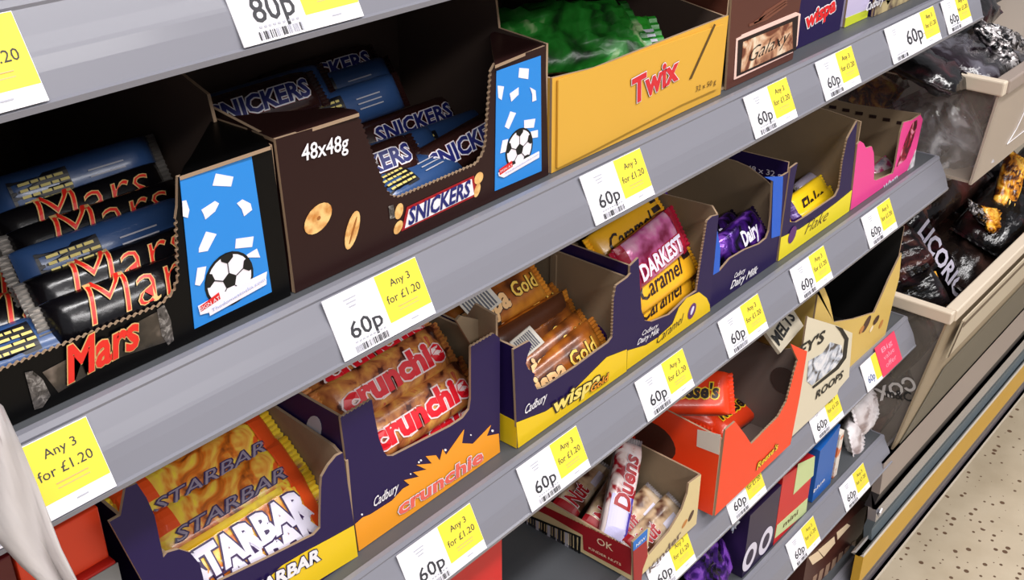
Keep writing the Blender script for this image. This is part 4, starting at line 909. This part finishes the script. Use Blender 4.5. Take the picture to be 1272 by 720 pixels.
# cream cookie box
Y11 = .4040
c13 = lambda x, y: (940 + x / 5.146, 380 + y / 5.146)
CRM = mat('cream_box_card', (.88, .84, .74), .45)
fp = [(.9320, z3)] + [(.9320, .700)] + FP([c13(330, 70), c13(520, 128), c13(560, 150), c13(612, 172), c13(590, 452)], Y11) + [(1.0480, FP([c13(590, 470)], Y11)[0][1]), (1.046, z3)]
hb = carton('cookie_box', 'cream box with black tall letters and a picture of cookies', .9320, 1.0500, Y11, .50, z3, fp, [(Y11, .640), (.50, .600)], [(Y11, .615), (.44, .600), (.50, .600)], .60, CRM)
fh = front(Y11)
poly('black_curved_line', fh, FP([c13(500, 125), c13(545, 140), c13(585, 205), c13(570, 330), c13(520, 400), c13(360, 525), c13(352, 515), c13(500, 392), c13(545, 330), c13(560, 215), c13(530, 160)], Y11), .0003, .0006, BLK, hb)
poly('cookie_picture', fh, FP([c13(330, 350), c13(420, 300), c13(470, 230), c13(540, 250), c13(548, 320), c13(500, 388), c13(350, 505), c13(318, 480)], Y11), .0003, .0005, mat('cookie_print', (.8, .8, .8), .4, ramp=[(.38, (.30, .28, .28)), (.5, (.75, .78, .84)), (.62, (.93, .93, .95))], rscale=55, dist=1), hb)
lett('brand_lettering', "EY'S", Y11, c13(262, 330), c13(425, 222), .0150, BLK, parent=hb, bold=.03)
lett('brand_lettering', "ROOPS", Y11, c13(372, 595), c13(545, 455), .0110, BLK, parent=hb, bold=.03, d=.0007)
tf = thing('cookie_bag', 'cream bag top with black letters behind the orange box', 'packet', atX(974, 407, .9255))
o_ = poly('film', Fr((0, 0, 0), (1, .1, .05), (0, .75, .66)), [(-.030, -.014), (.030, -.014), (.034, .022), (.022, .027), (-.030, .024)], .004, 0, mat('cream_film', (.74, .70, .62), .4, bump=.2), None); o_.parent = tf
o_ = letter('lettering', 'MELTS', Fr((0, 0, 0), (1, .1, .05), (0, .75, .66)), (-.026, -.008), (.026, -.002), .013, BLK, bold=.03); o_.parent = tf
# gold box with black window
Y12 = .4190
GLD = mat('gold_card', (.85, .72, .38), .4, var=.08)
fp = FP([(1014, 362), (1024, 357), (1030, 372), (1036, 400), (1060, 396), (1086, 388), (1096, 366), (1105, 345), (1120, 314), (1117, 345), (1110, 372), (1105, 412)], Y12)
fp[-1] = (1.2100, TOPZ[3] + .001); fp = [(.985, TOPZ[3] + .001), (.985, fp[0][1])] + fp
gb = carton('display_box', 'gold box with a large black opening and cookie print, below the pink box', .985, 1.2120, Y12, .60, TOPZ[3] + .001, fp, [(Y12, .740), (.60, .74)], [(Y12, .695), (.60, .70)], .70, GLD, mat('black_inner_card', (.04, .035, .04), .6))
for a, b, c_, d_, r_, mm in ((1076, 402, .012, .007, .6, CHOC), (1088, 397, .008, .005, .2, CHOC), (1082, 408, .005, .003, .5, mat('cream_dot', (.95, .88, .75), .4)), (1094, 402, .006, .004, .8, MATS['nut_tan']), (1070, 409, .006, .004, .3, MATS['nut_tan'])): blob(gb, 'cookie_print', Y12, a, b, c_, d_, r_, mm, .0006 + .0002 * (c_ < .009))
# red box at the bottom edge
rb_ = thing('snack_carton', 'red carton with a gold sign at the bottom edge, left of the barcode box', 'carton', (.49, .5, z3))
box('carton', .370, .4830, .4240, .56, z3, .700, mat('glossy_red_card', (.80, .08, .10), .35), rb_, .001)
poly('gold_print', front(.4240), [(.452, .640), (.478, .640), (.477, .655), (.455, .653)], .0003, .0006, PORA, rb_)
letter('brand_lettering', 'MIX', front(.4240), (.456, .643), (.475, .643), .006, CREAMP, d=.001, parent=rb_)
multi('picture_print', front(.4240), [[(.450, .600), (.478, .600), (.477, .634), (.452, .630)]], .0003, .0006, mat('grey_pattern', (.4, .4, .5), .5, ramp=[(.4, (.2, .2, .35)), (.6, (.8, .75, .7))], rscale=80), rb_)
# ---------------- fourth shelf ----------------
z4 = TOPZ[4] + .0008; Y13 = .4230
def pbox(name, label, cat, pxs, Y, z0, yb, mt, group=None, **k):
    pts = FP(pxs, Y); xs = [p[0] for p in pts]; x0, x1 = min(xs), max(xs)
    t = thing(name, label, cat, ((x0 + x1) / 2, (Y + yb) / 2, z0), group)
    fr = front(Y); P = [(x0, z0)] + pts + [(x1, z0)]
    poly('carton', fr, P, yb - Y, 0, (mt, mt, mt), t)
    return t
ring = pbox('display_box', 'dark purple box with two large white rings', 'display box', [(932, 640), (971, 602)], Y13, z4, .50, mat('deep_purple_card', (.14, .09, .24), .4))
for (a, b) in ((931, 691), (951, 671)):
    c = FP([(a, b)], Y13)[0]
    outer = circ(c[0], c[1], .0190, 24, .82, -.15); inner = circ(c[0], c[1], .0105, 24, .75, -.15)
    multi('white_ring', front(Y13), [(outer, LWH)], .0002, .0004, LWH, ring); multi('ring_centre', front(Y13), [(inner, MATS['deep_purple_card'])], .0002, .0006, BLK, ring)
pbag = pillow('snack_bag', 'dark purple shiny bag left of the box with two white rings', 'packet', atY(880, 690, .445) + Vector((0, 0, -.012)), .085, .075, .020, VIOB, (62, 0, 10), 4, .004)
wt = pillow('snack_bag', 'clear white crumpled wrapper on top of the dark purple bag', 'packet', atY(908, 632, .430), .030, .034, .012, mat('clear_white_film', (.72, .74, .80), .2, bump=.9, bscale=90, ramp=[(.4, (.45, .47, .55)), (.6, (.88, .9, .93))], rscale=70), (62, 0, 20), 4, .004)
rg = pbox('snack_carton', 'red carton with a pale green wedge', 'carton', [(973, 592), (1000, 574), (1012, 566)], Y13, z4, .50, mat('bright_red_card', (.82, .12, .14), .4))
poly('pale_green_print', front(Y13), FP([(991, 576), (1012, 566), (1010, 590), (985, 614)], Y13), .0003, .0005, mat('pale_green', (.80, .86, .62), .45), rg)
poly('pale_green_print', front(Y13), FP([(965, 652), (1003, 618), (1001, 636), (962, 668)], Y13), .0003, .0005, MATS['pale_green'], rg)
lett('brand_lettering', 'mini', Y13, (972, 655), (990, 638), .0075, mat('brown_letter', (.35, .25, .12), .5), parent=rg, d=.0008)
gp = pillow('snack_bag', 'pale green rounded packet behind the red carton', 'packet', atY(1006, 570, .46), .05, .05, .02, MATS['pale_green'], (70, 0, 10), 5, .003)
bl = pbox('snack_carton', 'slim bright blue carton between the red carton and the white packets', 'carton', [(1019, 560), (1034, 541), (1044, 527)], Y13 + .002, z4, .50, mat('azure_card', (.10, .38, .72), .4))
lett('brand_lettering', 'blue', Y13 + .002, (1010, 612), (1024, 596), .006, WHITE, parent=bl, d=.0005)
ot = pbox('snack_carton', 'narrow carton with orange and white stripes beside the blue one', 'carton', [(1044, 540), (1049, 534)], Y13 + .004, z4, .50, mat('striped_card', (.9, .8, .7), .4, ramp=[(.42, (.86, .45, .25)), (.5, (.92, .88, .84))], rscale=60))
for k, (a, b, r_) in enumerate(((1060, 540, 8), (1068, 522, 16), (1052, 556, 2), (1074, 508, -6))):
    pillow('snack_bag', ['white crumpled packet in front at the right end of the lower shelf', 'white crumpled packet in the middle of the group at the lower shelf end', 'white packet at the left of the group by the blue carton', 'topmost white packet just under the upper shelf corner'][k], 'packet', atY(a, b, .445 + .022 * (k % 3)), .060, .055, .022,
           mat('white_film', (.84, .80, .80), .3, bump=.7, bscale=70, ramp=[(.34, (.55, .46, .44)), (.42, (.84, .80, .80)), (.6, (.95, .93, .94))], rscale=24), (70, r_, 12 + r_), 10 + k, .006, 'white packets at the end of the lower shelf')
# ---------------- bottom shelf ----------------
shelf(5, 'grey metal shelf lowest at the bottom edge, carrying a brown chocolate box')
cb5 = pbox('snack_carton', 'dark brown carton with a cream top strip at the bottom edge', 'carton', [(1003, 690), (1035, 664), (1078, 625)], .432, TOPZ[5] + .0005, .55, mat('brown_card', (.30, .15, .12), .4))
multi('cream_print', front(.432), [FP(q, .432) for q in ([(1004, 692), (1016, 684), (1022, 692), (1009, 701)], [(1016, 683), (1036, 666), (1037, 674), (1023, 691)], [(1039, 661), (1052, 650), (1056, 652), (1040, 670)])], .0003, .0005, CREAMP, cb5)
multi('striped_print', front(.432), [FP([(1010 + 8 * k, 716 - 7 * k), (1015 + 8 * k, 712 - 7 * k), (1012 + 8 * k, 726 - 7 * k), (1007 + 8 * k, 730 - 7 * k)], .432) for k in range(7)], .0003, .0005, mat('tan_print', (.62, .50, .42), .5), cb5)
tg = thing('shelf_tag', 'small white plastic tag clipped at the end of the lower shelf', 'tag', atY(1094, 638, .395))
o_ = poly('plastic_strip', Fr((0, 0, 0), (.55, .2, -.8), (.8, 0, .55)), [(-.016, -.004), (.016, -.004), (.016, .004), (-.016, .004)], .002, 0, WHITE, None, ); o_.parent = tg
# pink promotional label on the third shelf edge
pl = thing('promotion_label', 'pink promotion label at the right end of the third shelf', 'price label', (1.19, .4, ZB[3]))
frp = Fr((atY(1075, 490, .4).x, .4, ZB[3] + .0005), (1, 0, 0), (0, .0155, .0315))
poly('card', frp, [(0, 0), (.05, 0), (.05, .035), (0, .035)], .0007, .0032, CARD, pl)
poly('yellow_strip', frp, [(.028, .004), (.05, .004), (.05, .035), (.028, .035)], .0001, .0034, YEL, pl)
poly('pink_card', frp, [(.042, .001), (.098, .001), (.098, .040), (.042, .040)], .0007, .0042, mat('coral_pink_card', (.88, .26, .38), .45), pl)
letter('price_print', '60p', frp, (.008, .008), (.026, .008), .009, mat('blue_grey_ink', (.25, .35, .55), .5), d=.0034, parent=pl)
for k in range(3): letter('pink_print', ['Big', 'value', 'offer'][k], frp, (.055, .028 - .010 * k), (.085, .028 - .010 * k), .006, mat('pale_pink', (.95, .62, .70), .5), d=.0045, parent=pl, bold=0)
# ---------------- clear plastic bins and base of the next bay ----------------
CREAM_PL = mat('cream_plastic', (.86, .80, .72), .4)
CLEAR = mat('clear_plastic', (.80, .75, .70), .10, alpha=.13, spec=.6)
SMOKE = mat('frosted_plastic', (.74, .68, .62), .25, alpha=.88, bump=.05, bscale=12)
TAN = mat('tan_plastic_front', (.62, .55, .45), .35, var=.10, vscale=14)
def bin_(label, X0, X1, yt, yb, zt, zb_, back, frontm, rim=.017):
    t = thing('plastic_bin', label, 'bin', ((X0 + X1) / 2, (yt + back) / 2, zb_))
    sl = [(-yt, zt - rim), (-yb, zb_), (-back, zb_), (-back, zt - rim)]
    poly('side_wall', left(X0 + .004), sl, .003, 0, CLEAR, t); poly('side_wall', left(X1 - .001), sl, .003, 0, CLEAR, t)
    h = math.hypot(yb - yt, zt - rim - zb_); fr = Fr((0, yb, zb_), (1, 0, 0), (0, (yt - yb) / h, (zt - rim - zb_) / h))
    poly('front_wall', fr, [(X0, 0), (X1, 0), (X1, h), (X0, h)], .003, 0, frontm, t)
    box('bottom', X0 + .004, X1, yb + .004, back, zb_, zb_ + .003, SMOKE, t)
    # rim: side rails along the depth, front rail along the length
    box('side_rim', X0 - .003, X0 + .010, yt - .004, back, zt - rim, zt, CREAM_PL, t, .002)
    box('front_rim', X0 + .0102, X1, yt - .006, yt + .010, zt - rim, zt, CREAM_PL if frontm is TAN else mat('grey_beige_rim', (.62, .56, .52), .35), t, .002)
    return t, fr, h
X5 = 1.281
t1, fr1, h1 = bin_('upper clear plastic bin with a cream rim, full of dark bags', X5, 2.35, .366, .376, .868, .738, .66, SMOKE)
for (a, b, c_, d_) in ((X5 + .10, .06, X5 + .40, .10),):
    fs = [(a + .02, h1 - .075), (a, h1 - .090), (a + .34, h1 - .090), (a + .36, h1 - .02), (a + .05, h1 - .02)]
    ring2 = multi('label_holder_frame', fr1, [[fs[i], fs[(i + 1) % 5], (fs[(i + 1) % 5][0] * .985 + (a + .18) * .015, fs[(i + 1) % 5][1] * .985 + (h1 - .055) * .015), (fs[i][0] * .985 + (a + .18) * .015, fs[i][1] * .985 + (h1 - .055) * .015)] for i in range(5)], .0008, .0012, WHITE, t1)
t2, fr2, h2 = bin_('lower clear plastic bin with a thick cream front rim, full of dark bags', X5, 2.60, .368, .412, .566, .285, .70, TAN)
poly('front_ledge', fr2, [(X5 + .045, h2 - .075), (2.60, h2 - .075), (2.60, h2 - .012), (X5 + .045, h2 - .012)], .0015, .0075, mat('cream_ledge', (.80, .75, .66), .35), t2)
poly('front_groove', fr2, [(X5 + .06, h2 - .030), (2.60, h2 - .030), (2.60, h2 - .022), (X5 + .06, h2 - .022)], .0006, .0080, mat('groove_brown', (.40, .33, .26), .5), t2)
poly('front_groove', fr2, [(X5 + .048, h2 - .075), (X5 + .052, h2 - .075), (X5 + .052, h2 - .016), (X5 + .048, h2 - .016)], .0006, .0086, mat('groove_brown', (1, 1, 1)), t2)
poly('lower_strip', fr2, [(X5 + .02, .05), (2.60, .05), (2.60, h2 - .12), (X5 + .09, h2 - .12)], .0012, .0022, mat('olive_grey_plastic', (.38, .36, .31), .4), t2)
# mirrored words seen through the clear end of the lower bin
WL = mat('letter_pale_grey', (.75, .73, .72), .5)
_a = SP([(1081, 511), (1111, 499)], X5 + .004); _b = SP([(1093, 497), (1141, 482)], X5 + .004)
lr = left(X5 + .004)
letter('mirrored_lettering', 'XOƆ', lr, _b[0], _b[1], .020, WL, d=.0012, bold=.03, parent=t2)
_b = SP([(1101, 492), (1133, 498)], X5 + .004)
letter('mirrored_lettering', 'm&C', lr, _b[0], _b[1], .014, mat('ink_black', (1, 1, 1)), d=.0014, bold=.02, parent=t2)
# dark bags in the bins
DK1 = mat('black_shiny_film', (.03, .03, .035), .15, bump=1.0, bscale=45, ramp=[(.42, (.02, .02, .025)), (.55, (.10, .08, .09)), (.66, (.25, .10, .12))], rscale=18, dist=1)
DK2 = mat('maroon_shiny_film', (.2, .08, .09), .18, bump=1.0, bscale=45, ramp=[(.4, (.04, .03, .03)), (.52, (.24, .11, .11)), (.64, (.45, .30, .25))], rscale=24, dist=1.5)
CLF = mat('clear_cellophane', (.86, .86, .90), .06, bump=1.0, bscale=30, alpha=.55, spec=1.0, ramp=[(.40, (.25, .25, .27)), (.50, (.70, .70, .74)), (.58, (.98, .98, 1))], rscale=22, dist=1.5)  # pale end of the ramp paints bright highlights into the film colour
AMB = mat('amber_film', (.9, .6, .15), .2, bump=.8, bscale=60, ramp=[(.4, (.25, .10, .04)), (.52, (.80, .50, .10)), (.64, (.97, .78, .30))], rscale=45, dist=1.2)
SLV = mat('crinkled_silver_film', (.75, .72, .72), .12, .5, bump=1.2, bscale=60, ramp=[(.45, (.05, .05, .06)), (.53, (.45, .42, .42)), (.6, (.97, .95, .95))], rscale=55, dist=1.5)
G1 = 'dark bags in the upper plastic bin'; G2 = 'dark bags in the lower plastic bin'
def bag(label, p, q, W, T, mt, nrm, s, g, wr=.008, L=None):
    """soft bag whose length runs p -> q, its face towards nrm"""
    p = Vector(p); q = Vector(q); o = pillow('sweet_bag', label, 'packet', (p + q) / 2, L or (q - p).length, W, T, mt, (0, 0, 0), s, wr, g)
    X_ = (q - p).normalized(); Z_ = Vector(nrm); Z_ = (Z_ - X_ * Z_.dot(X_)).normalized(); Y_ = Z_.cross(X_)
    o.rotation_euler = Matrix((X_, Y_, Z_)).transposed().to_euler(); return o
def textflat(o, s_, W, h, z, x0, y0, mt=LWH): 
    l = letter('lettering', s_, Fr((0, 0, z), (1, 0, 0), (0, 1, 0)), (x0, y0), (x0 + W, y0), h, mt, bold=.03); l.parent = o
F_ = (-.3, -.7, .7)
bag('black bag right under the wide price label in the upper bin', atY(1125, 88, .45), atY(1215, 62, .50), .12, .04, DK1, (-.2, -.3, .9), 41, G1)
bag('smoky clear bag at the open top of the upper bin', atY(1180, 80, .43), atY(1255, 70, .48), .11, .04, mat('smoky_film', (.2, .18, .2), .1, bump=1, ramp=[(.4, (.03, .03, .04)), (.55, (.16, .12, .15)), (.66, (.40, .39, .43))], rscale=14, dist=1), (-.2, -.3, .9), 42, G1)
bag('long crinkled silver bag seal slanting down to the rim of the upper bin', atY(1212, 28, .46), atY(1264, 84, .40), .026, .012, SLV, (-.2, -.6, .8), 43, G1, .005)
bag('second crinkled silver seal at the right photo edge', atY(1240, 45, .50), atY(1275, 62, .50), .050, .02, SLV, (-.2, -.6, .8), 48, G1, .006)
bag('clear cellophane bag pressed against the end wall of the upper bin', atX(1150, 115, 1.325), atX(1192, 212, 1.325), .085, .05, CLF, (-.9, -.3, .3), 44, G1, .010)
bag('grey cellophane bag end behind the pink box', atX(1125, 130, 1.33), atX(1150, 190, 1.33), .06, .04, CLF, (-.9, -.3, .3), 50, G1, .008)
bag('dark maroon bag low behind the front of the upper bin', (1.34, .45, .79), (1.52, .46, .79), .10, .05, DK2, (-.2, -.9, .3), 45, G1)
bag('amber glinting bag in the shade above the pink box', atX(1072, 108, 1.33), atX(1105, 128, 1.33), .05, .03, AMB, (-.9, -.3, .3), 46, G1)
bag('black bag deep at the back of the upper bin', (1.36, .60, .80), (1.52, .60, .80), .12, .05, DK1, F_, 47, G1)
bag('black bag on top of the heap behind the silver seals', (1.52, .56, .86), (1.75, .58, .86), .14, .05, DK1, (-.2, -.5, .8), 49, G1)
lb_ = bag('black bag with white tall letters sloping down into the lower bin', atY(1128, 268, .50), atY(1194, 380, .44), .050, .028, DK1, (-.75, -.6, .75), 51, G2, .004)
textflat(lb_, 'LICORICE', .19, .026, .0200, -.105, -.013)
lc2 = bag('maroon bag with red-brown print at the left of the lower bin', atY(1100, 290, .50), atY(1140, 345, .45), .075, .03, DK2, (-.6, -.6, .7), 52, G2)
bag('bag with an amber and orange corner at the front of the lower bin', atY(1150, 345, .43), atY(1162, 383, .405), .035, .016, AMB, (-.6, -.6, .7), 53, G2, .003)
bag('clear and black bag against the end wall of the lower bin', atX(1118, 350, 1.33), atX(1145, 395, 1.33), .09, .04, DK1, (-.9, -.3, .4), 54, G2)
bag('brown film bag in the middle of the lower bin', (1.52, .56, .575), (1.78, .55, .590), .14, .05, mat('brown_film', (.2, .14, .12), .2, bump=1, ramp=[(.4, (.06, .04, .04)), (.55, (.22, .15, .13)), (.68, (.42, .22, .20))], rscale=12), (0, -.5, .9), 55, G2)
lc = bag('black bag with white letters below the upper bin', atY(1180, 245, .52), atY(1262, 215, .52), .13, .05, DK1, (-.2, -.8, .5), 56, G2)
textflat(lc, 'XTOX', .085, .030, .0340, -.085, -.030)
bag('bag with a gold and amber shiny fold near the right photo edge', atY(1262, 195, .46), atY(1245, 262, .44), .040, .02, AMB, F_, 57, G2)
bag('amber crumpled bag end lying above the cream rim', atY(1225, 272, .44), atY(1255, 282, .43), .045, .02, AMB, F_, 58, G2, .005)
bag('silver-white glinting bag edge above the amber bag end', atY(1205, 255, .45), atY(1232, 282, .44), .020, .01, SLV, F_, 64, G2, .004)
bag('black bag with a silver edge at the far right of the lower bin', atY(1262, 250, .46), atY(1290, 215, .46), .10, .04, DK1, F_, 59, G2, .006)
bag('black bag under the amber bag end', (1.60, .440, .520), (1.80, .445, .535), .10, .06, DK1, (0, -.3, .9), 60, G2)
bag('large black bag along the front wall of the lower bin, farther right', (1.82, .445, .530), (2.10, .45, .55), .11, .06, DK1, (0, -.3, .9), 63, G2)
bag('smoky brown film bag between the lettered bag and the cream front rim', (1.53, .470, .488), (1.70, .465, .500), .12, .05, mat('brown_film', (1, 1, 1)), (0, -.3, .9), 66, G2)
bag('maroon bag at the back of the lower bin', (1.5, .55, .56), (1.85, .56, .58), .12, .06, DK2, (0, -.5, .9), 65, G2)
bag('dark bag low in the lower bin behind the mirrored letters', (1.31, .47, .46), (1.46, .47, .46), .12, .05, DK1, F_, 61, G2)
bag('brownish bag at the bottom of the lower bin', (1.31, .48, .36), (1.48, .50, .36), .12, .05, DK2, F_, 62, G2)
# base fascia of the next bay
tb = bpy.data.objects.new('trim_1', None); C.objects.link(tb); tb.location = (2.0, .4, .0); tb['kind'] = 'structure'
prof = [(1107, .408), (1112, .400), (1140, .398), (1146, .404), (1152, .398), (1163, .396), (1166, .399), (1177, .396), (1180, .390), (1183, .3895), (1201, .3895), (1204, .393), (1212, .393), (1214, .3885), (1217, .3890)]
PZ = []
for px, yy in prof: v = atY(px, 560, yy); PZ.append((yy, v.z))
segs = [(0, 1, 'white_edge', WHITE), (1, 2, 'lavender_cream_strip', mat('lavender_cream_metal', (.62, .57, .55), .3, .2)), (2, 4, 'dark_groove', mat('groove_dark', (.16, .15, .17), .5)), (4, 5, 'silver_strip', mat('brushed_silver', (.72, .72, .74), .22, .7)),
        (5, 7, 'blue_grey_strip', mat('blue_grey_metal', (.42, .47, .50), .25, .4)), (7, 9, 'bright_edge', mat('bright_aluminium', (.92, .90, .88), .25, .4)), (9, 10, 'yellow_bumper', mat('ochre_bumper', (.80, .62, .16), .4, var=.08)), (10, 13, 'grey_strip', mat('grey_aluminium', (.48, .46, .50), .3, .4)), (13, 14, 'bottom_edge', mat('bright_aluminium', (1, 1, 1)))]
for a, b, nm, mm in segs:
    pts = PZ[a:b + 1]; back = [(y + .012, z) for y, z in pts[::-1]]; ring_ = pts + back; n = len(ring_)
    x0 = 1.205 if nm in ('yellow_bumper', 'bright_edge', 'grey_strip', 'bottom_edge') else 1.245
    vs = [(x, y, z) for x in (x0, 2.9) for y, z in ring_]
    fs = [tuple(range(n)), tuple(range(2 * n - 1, n - 1, -1))] + [(i, (i + 1) % n, (i + 1) % n + n, i + n) for i in range(n)]
    mesh(nm, vs, fs, mm, None, tb)
box('kick_plate', 1.25, 2.9, .425, .44, 0.0, PZ[-1][1], mat('kick_black', (.06, .06, .06), .5), tb)
box('kick_plate', XL, 1.25, .47, .485, 0.0, .115, mat('kick_black', (1, 1, 1)), tb)
box('upright', 1.272, 1.280, .60, .862, 0.0, 2.0, GREYD, tb)
# ---------------- left edge ----------------
SH = mat('white_plastic_sheet', (.80, .775, .77), .35, alpha=.93, bump=.35, bscale=14)
ws = thing('plastic_sheet', 'white translucent plastic sheet hanging at the lower left corner', 'sheet', atY(40, 620, .36))
lft = [(-30, 480), (-30, 560), (-20, 640), (0, 670), (28, 700), (60, 730), (90, 760)]; rgt = [(0, 505), (22, 548), (46, 600), (64, 648), (76, 680), (97, 722), (118, 762)]
vs = []; fs = []; nn = 10
for i in range(len(lft)):
    for j in range(nn + 1):
        t_ = j / nn; v = atY(lft[i][0] * (1 - t_) + rgt[i][0] * t_, lft[i][1] * (1 - t_) + rgt[i][1] * t_, .372 + .005 * math.sin(t_ * 7 + i * .8)); vs.append(v)
for i in range(len(lft) - 1):
    for j in range(nn): a = i * (nn + 1) + j; fs.append((a, a + 1, a + nn + 2, a + nn + 1))
o_ = mesh('sheet', vs, fs, SH, None, ws, smooth=True); md = o_.modifiers.new('thickness', 'SOLIDIFY'); md.thickness = .0012
ORC = mat('orange_red_card', (.88, .24, .10), .4)
oc = thing('snack_carton', 'bright orange-red carton between the white sheet and the torn box', 'carton', (.175, .48, .8592))
box('carton', .1520, .1975, .4480, .52, .8592, .893, ORC, oc, .001)
ox = thing('snack_carton', 'red carton with a grey top band under the orange-red carton', 'carton', (.175, .48, z2))
box('carton', .1520, .1985, .4440, .52, z2, .8585, mat('scarlet_card', (.72, .14, .10), .4), ox, .001)
box('grey_band', .1515, .1990, .4433, .4438, .8440, .8570, mat('band_grey', (.50, .50, .50), .5), ox)
od = thing('snack_carton', 'dark red carton at the very bottom left corner of the photo', 'carton', (.09, .48, z2))
box('carton', .03, .1505, .448, .52, z2, .893, mat('maroon_card', (.35, .05, .07), .4), od, .001)
oe = bag('violet-blue foil packet on top of the orange-red carton', (.154, .472, .901), (.194, .472, .901), .03, .012, mat('blue_violet_foil', (.25, .22, .45), .2, .2, bump=.8, ramp=[(.4, (.06, .05, .15)), (.6, (.45, .45, .65))], rscale=50), (0, -.6, .8), 71, None, .003)

# ---------------- prints belong to the panel they are printed on ----------------
def base_name(o): return o.name.split('.')[0]
HOSTS = ('front_panel', 'wrapper', 'carton', 'film')
for root in [o for o in C.objects if o.parent is None]:
    kids = list(root.children); host = next((k for h_ in HOSTS for k in kids if base_name(k) == h_), None)
    card = next((k for k in kids if base_name(k) == 'card'), None); yel = next((k for k in kids if base_name(k) in ('yellow_panel', 'pink_card')), None)
    side = next((k for k in kids if base_name(k) == 'side_panel'), None); bp_ = next((k for k in kids if base_name(k) == 'blue_panel'), None)
    for k in kids:
        n = base_name(k)
        if card is not None:
            if n in ('offer_print', 'pink_print') and yel is not None: k.parent = yel
            elif n in ('price_print', 'small_print', 'yellow_strip'): k.parent = card
        elif n in ('side_print', 'red_side_band', 'barcode_frame', 'barcode', 'white_sticker', 'brown_round_print', 'side_seal_print', 'count_print', 'yellow_side_band') and side is not None: k.parent = side
        elif host is not None and k is not host and not k.children and (n.endswith(('print', 'lettering', 'picture', 'band', 'panel', 'outline', 'line', 'ring', 'centre', 'end', 'strip', 'crease', 'sticker')) and n not in ('front_panel', 'side_panel', 'back_panel', 'base_panel', 'crimped_end')): k.parent = host

for o in C.objects:
    if base_name(o) in ('barcode', 'information_text', 'pale_text_lines', 'confetti'): o['kind'] = 'stuff'
